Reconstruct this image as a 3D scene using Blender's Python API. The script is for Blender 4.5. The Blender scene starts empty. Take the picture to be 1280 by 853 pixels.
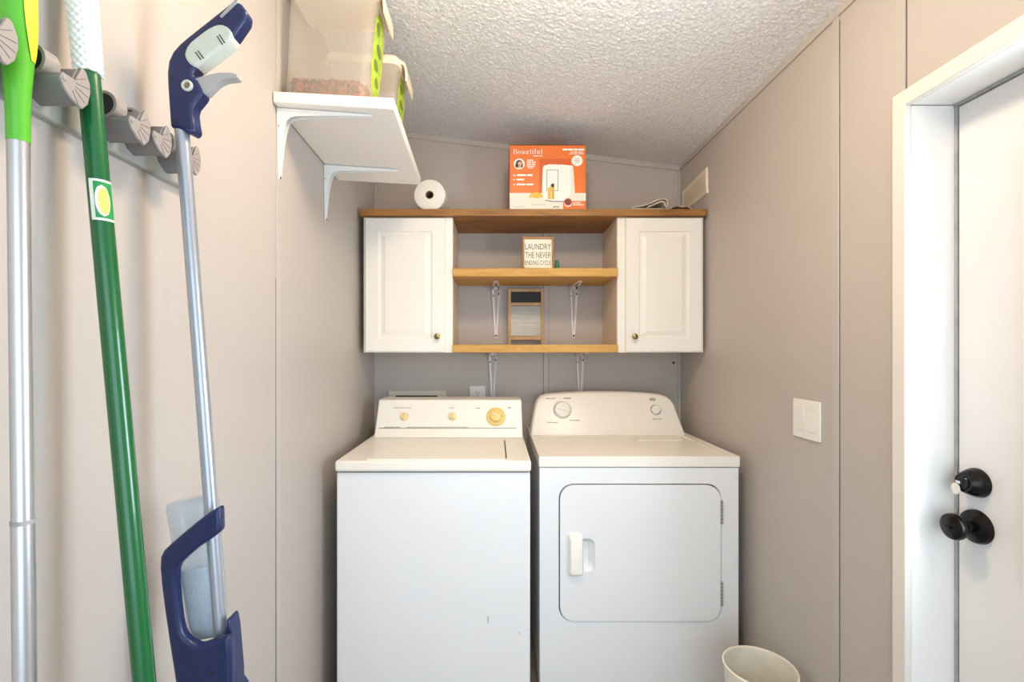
import bpy, bmesh, math, random
from mathutils import Vector, Matrix
random.seed(7)
scene = bpy.context.scene
C = scene.collection
PI = math.pi

# ------------------------------------------------------------------ camera
F = 610.0            # focal length in pixels of a 1280 px wide frame
CX, CY = 620.0, 437.0
CAMZ = 1.30
cam_d = bpy.data.cameras.new('camera')
cam_d.sensor_width = 36.0
cam_d.lens = F / 1280.0 * 36.0
cam_d.shift_x = (640.0 - CX) / 1280.0
cam_d.shift_y = (CY - 426.5) / 1280.0
cam_d.clip_start = 0.02
cam = bpy.data.objects.new('camera', cam_d)
cam.location = (0, 0, CAMZ)
cam.rotation_euler = (PI / 2, 0, 0)
C.objects.link(cam)
scene.camera = cam

# ------------------------------------------------------------------ world and light
world = bpy.data.worlds.new('daylight')
scene.world = world
world.use_nodes = True
bg = world.node_tree.nodes['Background']
bg.inputs[0].default_value = (0.72, 0.87, 1.0, 1)
bg.inputs[1].default_value = 1.3

def area_light(name, loc, rot, sx, sy, power, col):
    l = bpy.data.lights.new(name, 'AREA')
    l.shape = 'RECTANGLE'; l.size = sx; l.size_y = sy
    l.energy = power; l.color = col
    o = bpy.data.objects.new(name, l); C.objects.link(o)
    o.location = loc; o.rotation_euler = rot
    return o
# added front fill, standing in for daylight from the unseen room behind the camera
area_light('room_fill_light', (0.15, -1.05, 1.15), (PI / 2, 0, 0), 1.3, 1.5, 10.0, (0.70, 0.86, 1.0))
# daylight falling through the glass of the entrance door
area_light('door_daylight', (1.16, 0.665, 1.253), (0, PI / 2, 0), 0.76, 0.50, 23.0, (0.80, 0.91, 1.0))
LAMP_STRENGTH = 54.0
LAMP_COLOR = (1.0, 0.79, 0.56)

scene.view_settings.view_transform = 'Standard'
scene.view_settings.look = 'None'
scene.view_settings.exposure = 0.24
scene.view_settings.gamma = 1.0
scene.view_settings.use_curve_mapping = False

# ------------------------------------------------------------------ helpers
def at(px, py, d):
    return Vector(((px - CX) * d / F, d, CAMZ - (py - CY) * d / F))

def lin(c):
    return tuple(((v / 255.0) / 12.92 if v / 255.0 <= 0.04045 else ((v / 255.0 + 0.055) / 1.055) ** 2.4) for v in c)

MATS = {}
def mat(name, rgb, rough=0.5, metal=0.0, var=0.04, vscale=6.0, bump=0.0, bscale=200.0, alpha=1.0, spec=0.5, coat=0.0, stretch=None):
    """plain surface with a slight procedural variation of colour and fine relief"""
    m = bpy.data.materials.new(name); m.use_nodes = True
    nt = m.node_tree; N = nt.nodes; L = nt.links
    p = N['Principled BSDF']
    c = lin(rgb)
    tc = N.new('ShaderNodeTexCoord')
    src = tc.outputs['Object']
    if stretch:
        mp = N.new('ShaderNodeMapping'); mp.inputs['Scale'].default_value = stretch
        L.new(src, mp.inputs['Vector']); src = mp.outputs['Vector']
    nz = N.new('ShaderNodeTexNoise'); nz.inputs['Scale'].default_value = vscale; nz.inputs['Detail'].default_value = 4
    L.new(src, nz.inputs['Vector'])
    rp = N.new('ShaderNodeValToRGB')
    rp.color_ramp.elements[0].position = 0.3; rp.color_ramp.elements[1].position = 0.7
    rp.color_ramp.elements[0].color = tuple(v * (1 - var) for v in c) + (1,)
    rp.color_ramp.elements[1].color = tuple(min(1, v * (1 + var)) for v in c) + (1,)
    L.new(nz.outputs['Fac'], rp.inputs['Fac'])
    L.new(rp.outputs['Color'], p.inputs['Base Color'])
    p.inputs['Roughness'].default_value = rough
    p.inputs['Metallic'].default_value = metal
    p.inputs['Specular IOR Level'].default_value = spec
    p.inputs['Coat Weight'].default_value = coat
    p.inputs['Alpha'].default_value = alpha
    if bump:
        n2 = N.new('ShaderNodeTexNoise'); n2.inputs['Scale'].default_value = bscale; n2.inputs['Detail'].default_value = 3
        L.new(src, n2.inputs['Vector'])
        b = N.new('ShaderNodeBump'); b.inputs['Strength'].default_value = bump; b.inputs['Distance'].default_value = 0.002
        L.new(n2.outputs['Fac'], b.inputs['Height']); L.new(b.outputs['Normal'], p.inputs['Normal'])
    MATS[name] = m
    return m

def wood(name, a, b, rough=0.55, grain=(1.2, 14, 14), axis='X', wscale=2.2):
    m = bpy.data.materials.new(name); m.use_nodes = True
    nt = m.node_tree; N = nt.nodes; L = nt.links
    p = N['Principled BSDF']
    tc = N.new('ShaderNodeTexCoord'); mp = N.new('ShaderNodeMapping')
    mp.inputs['Scale'].default_value = grain
    L.new(tc.outputs['Object'], mp.inputs['Vector'])
    n1 = N.new('ShaderNodeTexNoise'); n1.inputs['Scale'].default_value = wscale; n1.inputs['Detail'].default_value = 8; n1.inputs['Roughness'].default_value = 0.65; n1.inputs['Distortion'].default_value = 1.2
    L.new(mp.outputs['Vector'], n1.inputs['Vector'])
    n2 = N.new('ShaderNodeTexNoise'); n2.inputs['Scale'].default_value = 3.0; n2.inputs['Detail'].default_value = 2
    L.new(tc.outputs['Object'], n2.inputs['Vector'])
    mx = N.new('ShaderNodeMath'); mx.operation = 'MULTIPLY_ADD'; mx.inputs[1].default_value = 0.35
    L.new(n2.outputs['Fac'], mx.inputs[0]); L.new(n1.outputs['Fac'], mx.inputs[2])
    rp = N.new('ShaderNodeValToRGB')
    rp.color_ramp.elements[0].position = 0.45; rp.color_ramp.elements[1].position = 0.95
    rp.color_ramp.elements[0].color = lin(a) + (1,); rp.color_ramp.elements[1].color = lin(b) + (1,)
    L.new(mx.outputs[0], rp.inputs['Fac']); L.new(rp.outputs['Color'], p.inputs['Base Color'])
    p.inputs['Roughness'].default_value = rough
    bm_ = N.new('ShaderNodeBump'); bm_.inputs['Strength'].default_value = 0.15; bm_.inputs['Distance'].default_value = 0.001
    L.new(n1.outputs['Fac'], bm_.inputs['Height']); L.new(bm_.outputs['Normal'], p.inputs['Normal'])
    return m

def see_through(name, rgb, clear, rough=0.25, var=0.05, fres=True):
    """clear or milky plastic / glass: part of the light passes straight through"""
    m = bpy.data.materials.new(name); m.use_nodes = True
    nt = m.node_tree; N = nt.nodes; L = nt.links
    p = N['Principled BSDF']; out = N['Material Output']
    nz = N.new('ShaderNodeTexNoise'); nz.inputs['Scale'].default_value = 9
    rp = N.new('ShaderNodeValToRGB'); c = lin(rgb)
    rp.color_ramp.elements[0].color = tuple(v * (1 - var) for v in c) + (1,)
    rp.color_ramp.elements[1].color = tuple(min(1, v * (1 + var)) for v in c) + (1,)
    L.new(nz.outputs['Fac'], rp.inputs['Fac']); L.new(rp.outputs['Color'], p.inputs['Base Color'])
    p.inputs['Roughness'].default_value = rough
    t = N.new('ShaderNodeBsdfTransparent'); t.inputs[0].default_value = (0.97, 0.98, 1, 1)
    mix = N.new('ShaderNodeMixShader')
    mix.inputs[0].default_value = clear
    L.new(p.outputs[0], mix.inputs[1]); L.new(t.outputs[0], mix.inputs[2]); L.new(mix.outputs[0], out.inputs[0])
    return m

# ---- bmesh shapes
def box(bm, x0, x1, y0, y1, z0, z1):
    v = [bm.verts.new((x, y, z)) for x in (x0, x1) for y in (y0, y1) for z in (z0, z1)]
    for f in ((0, 1, 3, 2), (4, 6, 7, 5), (0, 4, 5, 1), (2, 3, 7, 6), (0, 2, 6, 4), (1, 5, 7, 3)):
        bm.faces.new([v[i] for i in f])
    return bm

def hexa(bm, bottom, top):
    """box from 4 bottom and 4 top points (same order)"""
    b = [bm.verts.new(p) for p in bottom]; t = [bm.verts.new(p) for p in top]
    bm.faces.new(b[::-1]); bm.faces.new(t)
    for i in range(4):
        j = (i + 1) % 4
        bm.faces.new([b[i], b[j], t[j], t[i]])
    return bm

def loft(bm, loops, cap0=True, cap1=True, closed=True):
    rows = [[bm.verts.new(p) for p in lp] for lp in loops]
    n = len(rows[0])
    for a, b in zip(rows, rows[1:]):
        for i in range(n if closed else n - 1):
            j = (i + 1) % n
            bm.faces.new([a[i], a[j], b[j], b[i]])
    if cap0: bm.faces.new(rows[0][::-1])
    if cap1: bm.faces.new(rows[-1])
    return bm

def prism(bm, pts, fn0, fn1):
    """outline pts (2D) mapped by two functions to its two end faces"""
    return loft(bm, [[fn0(*p) for p in pts], [fn1(*p) for p in pts]])

def frame_of(axis):
    a = Vector(axis).normalized()
    h = Vector((0, 0, 1)) if abs(a.z) < 0.9 else Vector((0, 1, 0))
    u = a.cross(h).normalized(); v = a.cross(u).normalized()
    return a, u, v

def lathe(bm, prof, o, axis=(0, 0, 1), n=32, cap=True):
    a, u, v = frame_of(axis); o = Vector(o)
    loops = [[o + a * h + (u * math.cos(2 * PI * i / n) + v * math.sin(2 * PI * i / n)) * max(r, 1e-5) for i in range(n)] for r, h in prof]
    return loft(bm, loops, cap, cap)

def tube(bm, pts, rad, n=16, cap=True):
    pts = [Vector(p) for p in pts]
    rads = rad if isinstance(rad, (list, tuple)) else [rad] * len(pts)
    loops = []; u = None
    for i, p in enumerate(pts):
        d = (pts[min(i + 1, len(pts) - 1)] - pts[max(i - 1, 0)]).normalized()
        if u is None:
            _, u, _ = frame_of(d)
        u = (u - d * u.dot(d)).normalized(); v = d.cross(u)
        loops.append([p + (u * math.cos(2 * PI * k / n) + v * math.sin(2 * PI * k / n)) * rads[i] for k in range(n)])
    return loft(bm, loops, cap, cap)

def rrect(x0, x1, z0, z1, r, n=8):
    pts = []
    for cx, cz, a0 in ((x1 - r, z1 - r, 0), (x0 + r, z1 - r, PI / 2), (x0 + r, z0 + r, PI), (x1 - r, z0 + r, 1.5 * PI)):
        for k in range(n + 1):
            a = a0 + k * PI / 2 / n
            pts.append((cx + r * math.cos(a), cz + r * math.sin(a)))
    return pts

def smooth_closed(pts, it=2):
    for _ in range(it):
        q = []
        for i in range(len(pts)):
            a = pts[i]; b = pts[(i + 1) % len(pts)]
            q.append((a[0] * .75 + b[0] * .25, a[1] * .75 + b[1] * .25)); q.append((a[0] * .25 + b[0] * .75, a[1] * .25 + b[1] * .75))
        pts = q
    return pts

def root_loc(o):
    while o.parent: o = o.parent
    return Vector(o.location)

def mk(name, bm, m, parent=None, bevel=0.0, seg=2, smooth=True, loc=None, angle=35, fix=True):
    """link the bmesh as ONE mesh object; vertices are given in world space (unrotated parents)"""
    if fix: bmesh.ops.recalc_face_normals(bm, faces=bm.faces)
    off = root_loc(parent) if parent else Vector(loc if loc is not None else (0, 0, 0))
    if off.length: bmesh.ops.translate(bm, verts=bm.verts, vec=-off)
    me = bpy.data.meshes.new(name); bm.to_mesh(me); bm.free()
    me.materials.append(m)
    if smooth:
        me.shade_smooth(); me.set_sharp_from_angle(angle=math.radians(angle))
    o = bpy.data.objects.new(name, me); C.objects.link(o)
    if parent: o.parent = parent
    else: o.location = off
    if bevel:
        b = o.modifiers.new('bevel', 'BEVEL'); b.width = bevel; b.segments = seg; b.limit_method = 'ANGLE'; b.angle_limit = math.radians(40)
        b.harden_normals = False
    return o

def B(*a):
    return box(bmesh.new(), *a)

def tag(o, label=None, cat=None, group=None, kind=None):
    if label: o['label'] = label
    if cat: o['category'] = cat
    if group: o['group'] = group
    if kind: o['kind'] = kind
    return o

def thing(name, loc, label, cat, group=None, kind=None, rot=(0, 0, 0)):
    o = bpy.data.objects.new(name, None); C.objects.link(o)
    o.empty_display_size = 0.05
    o.location = loc; o.rotation_euler = rot
    return tag(o, label, cat, group, kind)

def copy_tree(o, parent=None):
    c = o.copy(); C.objects.link(c); c.parent = parent
    for ch in list(o.children): copy_tree(ch, c)
    return c

def cut(o, cutter_bm):
    """bake a boolean difference into the mesh of o"""
    bmesh.ops.recalc_face_normals(cutter_bm, faces=cutter_bm.faces)
    me = bpy.data.meshes.new('cutter'); cutter_bm.to_mesh(me); cutter_bm.free()
    k = bpy.data.objects.new('cutter', me); C.objects.link(k)
    k.location = root_loc(o) * 0
    md = o.modifiers.new('cut', 'BOOLEAN'); md.object = k; md.operation = 'DIFFERENCE'; md.solver = 'EXACT'
    bpy.context.view_layer.update()
    dg = bpy.context.evaluated_depsgraph_get()
    new = bpy.data.meshes.new_from_object(o.evaluated_get(dg))
    o.modifiers.remove(md)
    old = o.data; o.data = new
    new.shade_smooth(); new.set_sharp_from_angle(angle=math.radians(35))
    bpy.data.objects.remove(k); bpy.data.meshes.remove(me); bpy.data.meshes.remove(old)

def text_bm(s, x0, x1, z0, z1, y, bold=0.0):
    """lettering fitted to a rectangle of the X-Z plane at depth y, facing -Y"""
    cu = bpy.data.curves.new('lettering', 'FONT'); cu.body = s; cu.size = 1.0; cu.offset = bold
    cu.resolution_u = 3
    o = bpy.data.objects.new('lettering', cu); C.objects.link(o)
    bpy.context.view_layer.update()
    me = bpy.data.meshes.new_from_object(o.evaluated_get(bpy.context.evaluated_depsgraph_get()))
    bpy.data.objects.remove(o); bpy.data.curves.remove(cu)
    bm = bmesh.new(); bm.from_mesh(me); bpy.data.meshes.remove(me)
    xs = [v.co.x for v in bm.verts]; ys = [v.co.y for v in bm.verts]
    ax, bx, ay, by = min(xs), max(xs), min(ys), max(ys)
    for v in bm.verts:
        v.co = Vector((x0 + (v.co.x - ax) / (bx - ax) * (x1 - x0), y, z0 + (v.co.y - ay) / (by - ay) * (z1 - z0)))
    return bm

def flat(bm, pts, y):
    bm.faces.new([bm.verts.new((p[0], y, p[1])) for p in pts])
    return bm

def circ(cx, cz, rx, rz=None, n=28, a0=0, a1=2 * PI):
    rz = rz or rx
    return [(cx + rx * math.cos(a0 + (a1 - a0) * i / n), cz + rz * math.sin(a0 + (a1 - a0) * i / n)) for i in range(n)]

def word_bars(bm, x0, x1, z, h, fy, words=3, rnd=None):
    """a line of print too small to read: word-long strips on the surface fy(z)"""
    r = random.Random(int(abs(x0) * 1e4) + words)
    w = [0.6 + r.random() for _ in range(words)]; gap = 0.12
    tot = sum(w) + gap * (words - 1) * (sum(w) / words)
    x = x0
    for k in w:
        dx = k / tot * (x1 - x0)
        v = [bm.verts.new(p) for p in ((x, fy(z), z), (x + dx, fy(z), z), (x + dx, fy(z + h), z + h), (x, fy(z + h), z + h))]
        bm.faces.new(v)
        x += dx + gap * (sum(w) / words) / tot * (x1 - x0)

# ------------------------------------------------------------------ materials
M = {}
M['wall'] = mat('wall_paint', (192, 183, 175), 0.45, var=0.025, vscale=2.2, bump=0.06, bscale=60, spec=0.35)
M['batten'] = mat('batten_paint', (194, 186, 179), 0.45, var=0.03, vscale=8)
M['floor'] = mat('vinyl_floor', (150, 140, 128), 0.5, var=0.1, vscale=5)
M['white_paint'] = mat('white_gloss_paint', (244, 242, 238), 0.35, var=0.015, vscale=3, bump=0.05, bscale=40)
M['trim_paint'] = mat('cream_trim_paint', (234, 227, 218), 0.4, var=0.02, vscale=5)
M['door_paint'] = mat('door_paint', (232, 230, 228), 0.4, var=0.02, vscale=4, bump=0.04, bscale=90)
M['cabinet'] = mat('cabinet_thermofoil', (246, 240, 230), 0.38, var=0.01, vscale=2)
M['cab_side'] = mat('cabinet_side_laminate', (228, 212, 190), 0.5, var=0.02, vscale=6)
M['appliance'] = mat('white_enamel', (240, 240, 240), 0.22, var=0.012, vscale=4, coat=0.2)
M['appliance_cream'] = mat('aged_white_plastic', (247, 241, 230), 0.32, var=0.02, vscale=5)
M['washer_panel'] = mat('console_panel_print', (244, 240, 230), 0.35, var=0.01)
M['yellowed'] = mat('yellowed_plastic', (236, 208, 130), 0.35, var=0.05, vscale=30)
M['yellow_pale'] = mat('pale_yellowed_plastic', (240, 220, 170), 0.35, var=0.04, vscale=30)
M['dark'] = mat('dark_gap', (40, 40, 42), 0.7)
M['print_grey'] = mat('grey_print', (150, 145, 138), 0.6)
M['scuff'] = mat('scuff_grey', (196, 195, 193), 0.5, var=0.1, vscale=60)
M['chrome'] = mat('chrome', (200, 200, 200), 0.18, metal=1.0, var=0.03)
M['knob_white'] = mat('knob_white', (238, 234, 226), 0.3)
M['shelf_white'] = mat('melamine_white', (246, 240, 230), 0.4, var=0.02, vscale=4)
M['bracket'] = mat('bracket_enamel', (240, 238, 234), 0.3, var=0.02)
M['bracket_grey'] = mat('bracket_enamel_aged', (240, 234, 232), 0.4, var=0.06, vscale=30)
M['screw'] = mat('screw_dark', (60, 52, 46), 0.4, metal=0.8)
M['plank'] = wood('stained_pine', (118, 76, 34), (190, 134, 68))
M['pine'] = wood('varnished_pine', (186, 132, 58), (228, 182, 100))
M['light_wood'] = wood('raw_light_wood', (176, 140, 100), (212, 178, 134), grain=(14, 14, 2))
M['frame_wood'] = wood('sign_frame_wood', (150, 100, 56), (196, 146, 92), grain=(12, 12, 12))
M['brass'] = mat('aged_brass', (150, 132, 84), 0.25, metal=1.0, var=0.1, vscale=60)
M['orange'] = mat('orange_card', (236, 118, 44), 0.45, var=0.02)
M['orange_dark'] = mat('orange_card_shade', (214, 92, 34), 0.45, var=0.02)
M['card_white'] = mat('white_print', (250, 244, 234), 0.5, var=0.02)
M['card_brown'] = mat('inner_card', (120, 70, 40), 0.7, var=0.1)
M['cream_print'] = mat('cream_print', (236, 228, 214), 0.5, var=0.02)
M['food_print'] = mat('golden_food_print', (240, 184, 70), 0.5, var=0.25, vscale=120)
M['red_print'] = mat('dark_red_print', (150, 52, 40), 0.5, var=0.3, vscale=90)
M['hair_print'] = mat('dark_hair_print', (70, 46, 36), 0.5)
M['skin_print'] = mat('skin_print', (226, 176, 150), 0.5)
M['gold_print'] = mat('gold_print', (206, 168, 92), 0.4)
M['black_print'] = mat('charcoal_print', (60, 56, 54), 0.6)
M['paper'] = mat('paper_towel', (246, 240, 228), 0.85, var=0.03, vscale=40, bump=0.5, bscale=300)
M['cardboard'] = mat('cardboard_core', (150, 122, 98), 0.8, var=0.2, vscale=60)
M['cloth'] = mat('beige_cloth', (206, 192, 170), 0.9, var=0.06, vscale=50, bump=0.6, bscale=700)
M['cloth_brown'] = mat('brown_cloth', (172, 146, 122), 0.9, var=0.25, vscale=40, bump=0.6, bscale=500)
M['sign_paper'] = mat('cream_sign_board', (250, 240, 220), 0.7, var=0.02)
M['sign_ink'] = mat('sign_ink', (92, 88, 82), 0.7)
M['green_glass'] = mat('green_ceramic', (58, 128, 92), 0.35, var=0.2, vscale=60)
M['black_board'] = mat('black_board', (34, 32, 30), 0.6, var=0.1)
M['zinc'] = mat('ribbed_zinc', (190, 190, 186), 0.35, metal=0.75, var=0.06, vscale=20)
M['plate_white'] = mat('outlet_plastic', (240, 236, 228), 0.35, var=0.01)
M['box_cream'] = mat('cream_plastic_box', (224, 218, 200), 0.45, var=0.03)
M['vent'] = mat('register_enamel', (240, 226, 204), 0.45, var=0.02)
M['bronze'] = mat('oil_rubbed_bronze', (34, 31, 30), 0.2, metal=0.7, var=0.2, vscale=40)
M['key'] = mat('key_sleeve', (226, 220, 208), 0.25, var=0.05, vscale=60)
M['gasket'] = mat('grey_weatherstrip', (168, 165, 162), 0.7, var=0.15, vscale=30)
M['lime'] = mat('lime_plastic', (92, 182, 46), 0.3, var=0.04, coat=0.3)
M['yellow_soft'] = mat('yellow_soft_grip', (222, 216, 44), 0.5, var=0.03)
M['alu'] = mat('brushed_aluminium', (206, 206, 208), 0.32, metal=0.85, var=0.03, vscale=4, stretch=(80, 80, 2))
M['steel_pole'] = mat('grey_lacquered_pole', (176, 180, 188), 0.3, metal=0.6, var=0.03)
M['green_pole'] = mat('green_coated_pole', (8, 94, 44), 0.25, var=0.05, vscale=10, coat=0.4)
M['foam_white'] = mat('white_grip_rubber', (244, 246, 244), 0.6, var=0.02)
M['sticker'] = mat('sticker_white', (236, 238, 226), 0.35)
M['sticker_green'] = mat('sticker_green', (36, 140, 72), 0.35)
M['sticker_yellow'] = mat('sticker_yellow', (226, 206, 110), 0.35, var=0.2, vscale=90)
M['navy'] = mat('navy_plastic', (26, 38, 82), 0.36, var=0.05, vscale=12, bump=0.06, bscale=500)
M['grip_grey'] = mat('pale_grip_rubber', (206, 210, 198), 0.5, var=0.03)
M['trigger'] = mat('grey_trigger_plastic', (176, 174, 172), 0.35, var=0.03)
M['rack'] = mat('grey_rack_plastic', (124, 119, 117), 0.45, var=0.04, vscale=15)
M['rack_cap'] = mat('rack_cap_plastic', (154, 145, 139), 0.5, var=0.03, vscale=15)
M['rack_groove'] = mat('rack_cap_groove', (112, 104, 99), 0.6)
M['rubber'] = mat('black_rubber', (28, 28, 30), 0.6)
M['rail'] = see_through('clear_rail_plastic', (190, 190, 182), 0.35, 0.2)
M['bottle'] = see_through('clear_bottle_plastic', (176, 200, 214), 0.66, 0.06)
M['liquid'] = see_through('cleaning_liquid', (214, 222, 226), 0.35, 0.15, var=0.25)
M['tub'] = see_through('milky_tub_plastic', (240, 226, 206), 0.705, 0.5, var=0.02)
M['tub_lid'] = mat('cream_lid_plastic', (246, 232, 208), 0.4, var=0.02)
M['label_green'] = mat('lime_label', (178, 204, 62), 0.45, var=0.25, vscale=45)
M['label_dark'] = mat('label_olive', (116, 138, 48), 0.5, var=0.2, vscale=60)
M['glass'] = see_through('window_glass', (235, 240, 245), 0.85, 0.05)

def popcorn():
    m = bpy.data.materials.new('popcorn_ceiling'); m.use_nodes = True
    N = m.node_tree.nodes; L = m.node_tree.links; p = N['Principled BSDF']
    tc = N.new('ShaderNodeTexCoord')
    v = N.new('ShaderNodeTexVoronoi'); v.inputs['Scale'].default_value = 170; v.feature = 'SMOOTH_F1'; v.inputs['Randomness'].default_value = 1
    n = N.new('ShaderNodeTexNoise'); n.inputs['Scale'].default_value = 120; n.inputs['Detail'].default_value = 3
    L.new(tc.outputs['Object'], v.inputs['Vector']); L.new(tc.outputs['Object'], n.inputs['Vector'])
    mm = N.new('ShaderNodeMath'); mm.operation = 'SUBTRACT'
    L.new(n.outputs['Fac'], mm.inputs[0]); L.new(v.outputs['Distance'], mm.inputs[1])
    b = N.new('ShaderNodeBump'); b.inputs['Strength'].default_value = 0.5; b.inputs['Distance'].default_value = 0.003
    L.new(mm.outputs[0], b.inputs['Height']); L.new(b.outputs['Normal'], p.inputs['Normal'])
    cr = N.new('ShaderNodeValToRGB')
    cr.color_ramp.elements[0].color = lin((240, 237, 234)) + (1,); cr.color_ramp.elements[1].color = lin((255, 254, 252)) + (1,)
    cr.color_ramp.elements[0].position = 0.35; cr.color_ramp.elements[1].position = 0.6
    L.new(n.outputs['Fac'], cr.inputs['Fac']); L.new(cr.outputs['Color'], p.inputs['Base Color'])
    p.inputs['Roughness'].default_value = 0.9; p.inputs['Specular IOR Level'].default_value = 0.1
    return m
M['ceiling'] = popcorn()

def speckle(name, cols, scale):
    m = bpy.data.materials.new(name); m.use_nodes = True
    N = m.node_tree.nodes; L = m.node_tree.links; p = N['Principled BSDF']
    tc = N.new('ShaderNodeTexCoord')
    v = N.new('ShaderNodeTexVoronoi'); v.inputs['Scale'].default_value = scale
    L.new(tc.outputs['Object'], v.inputs['Vector'])
    sp = N.new('ShaderNodeSeparateColor'); L.new(v.outputs['Color'], sp.inputs[0])
    rp = N.new('ShaderNodeValToRGB'); rp.color_ramp.interpolation = 'CONSTANT'
    el = rp.color_ramp.elements
    while len(el) < len(cols): el.new(0.5)
    for i, c in enumerate(cols):
        el[i].position = i / len(cols); el[i].color = lin(c) + (1,)
    L.new(sp.outputs[0], rp.inputs['Fac']); L.new(rp.outputs['Color'], p.inputs['Base Color'])
    p.inputs['Roughness'].default_value = 0.8
    return m
M['kibble'] = speckle('kibble', [(128, 58, 28), (98, 52, 30), (156, 82, 44), (70, 40, 26), (138, 64, 34)], 120)

def bin_print():
    m = bpy.data.materials.new('printed_bin_plastic'); m.use_nodes = True
    N = m.node_tree.nodes; L = m.node_tree.links; p = N['Principled BSDF']
    tc = N.new('ShaderNodeTexCoord'); mp = N.new('ShaderNodeMapping'); mp.inputs['Scale'].default_value = (9, 9, 4)
    L.new(tc.outputs['Object'], mp.inputs['Vector'])
    n = N.new('ShaderNodeTexNoise'); n.inputs['Scale'].default_value = 2.6; n.inputs['Detail'].default_value = 2
    L.new(mp.outputs['Vector'], n.inputs['Vector'])
    rp = N.new('ShaderNodeValToRGB'); el = rp.color_ramp.elements
    while len(el) < 6: el.new(0.5)
    for e, (q, c) in zip(el, [(0, (196, 206, 190)), (0.36, (214, 218, 204)), (0.44, (236, 230, 216)), (0.62, (236, 228, 214)), (0.66, (196, 120, 124)), (0.72, (230, 196, 190))]):
        e.position = q; e.color = lin(c) + (1,)
    L.new(n.outputs['Fac'], rp.inputs['Fac']); L.new(rp.outputs['Color'], p.inputs['Base Color'])
    p.inputs['Roughness'].default_value = 0.4
    return m
M['bin'] = bin_print()
M['bin_in'] = mat('bin_inner_plastic', (232, 226, 210), 0.4, var=0.07, vscale=18)

lampm = bpy.data.materials.new('lit_lamp_glass'); lampm.use_nodes = True
_p = lampm.node_tree.nodes['Principled BSDF']
_p.inputs['Base Color'].default_value = (0.9, 0.88, 0.84, 1)
_p.inputs['Emission Color'].default_value = LAMP_COLOR + (1,)
_p.inputs['Emission Strength'].default_value = LAMP_STRENGTH
M['lamp'] = lampm

# ------------------------------------------------------------------ the setting
XL, XR, YB, YN = -0.62, 0.94, 2.49, -1.1
def ceil_z(x): return 2.239 + (XR - x) * 0.1225
T = 0.1
S = 'structure'
floor = tag(mk('floor', B(XL - T, XR + 0.3, YN, YB + T, -0.1, 0.0), M['floor'], smooth=False), kind=S)
bm = bmesh.new()
x0, x1 = XL - T, XR + 0.3
hexa(bm, [(x0, YN, ceil_z(x0)), (x1, YN, ceil_z(x1)), (x1, YB + T, ceil_z(x1)), (x0, YB + T, ceil_z(x0))],
     [(x0, YN, ceil_z(x0) + .1), (x1, YN, ceil_z(x1) + .1), (x1, YB + T, ceil_z(x1) + .1), (x0, YB + T, ceil_z(x0) + .1)])
bmesh.ops.recalc_face_normals(bm, faces=bm.faces)
bm.faces.ensure_lookup_table()
# the sprayed popcorn texture as real relief over the part of the ceiling in view
import numpy as np
rng = np.random.default_rng(4)
gx, gy = np.arange(XL, XR + .001, .0042), np.arange(.75, YB, .0042)
h = rng.random((len(gx), len(gy)))
h = h * .88 + .03 * (np.roll(h, 1, 0) + np.roll(h, -1, 0) + np.roll(h, 1, 1) + np.roll(h, -1, 1))
h = np.clip((h - h.mean()) / h.std(), -1.0, 2.6)
jit = (rng.random((2, len(gx), len(gy))) - .5) * .0026
rows = [[bm.verts.new((gx[i] + jit[0, i, j], gy[j] + jit[1, i, j], ceil_z(gx[i]) - .0030 - .0012 * h[i, j])) for j in range(len(gy))] for i in range(len(gx))]
for i in range(len(gx) - 1):
    for j in range(len(gy) - 1):
        bm.faces.new((rows[i][j], rows[i][j + 1], rows[i + 1][j + 1], rows[i + 1][j]))
ceiling = tag(mk('ceiling', bm, M['ceiling'], angle=80, fix=False), kind=S)
wall_left = tag(mk('wall_left', B(XL - T, XL, YN, YB + T, 0, ceil_z(XL) + .01), M['wall'], smooth=False), kind=S)
bm = bmesh.new()
hexa(bm, [(XL, YB, 0), (XR, YB, 0), (XR, YB + T, 0), (XL, YB + T, 0)],
     [(XL, YB, ceil_z(XL) + .01), (XR, YB, ceil_z(XR) + .01), (XR, YB + T, ceil_z(XR) + .01), (XL, YB + T, ceil_z(XL) + .01)])
wall_back = tag(mk('wall_back', bm, M['wall'], smooth=False), kind=S)
# right wall with the door opening
DY0, DY1, DZ = 0.22, 1.104, 1.853
XO = XR + 0.2
bm = bmesh.new()
zt = ceil_z(XR) + .01
box(bm, XR, XO, DY1 + .02, YB + T, 0, zt); box(bm, XR, XO, YN, DY0 - .02, 0, zt); box(bm, XR, XO, DY0 - .02, DY1 + .02, DZ + .02, zt)
wall_right = tag(mk('wall_right', bm, M['wall'], smooth=False), kind=S)
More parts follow.
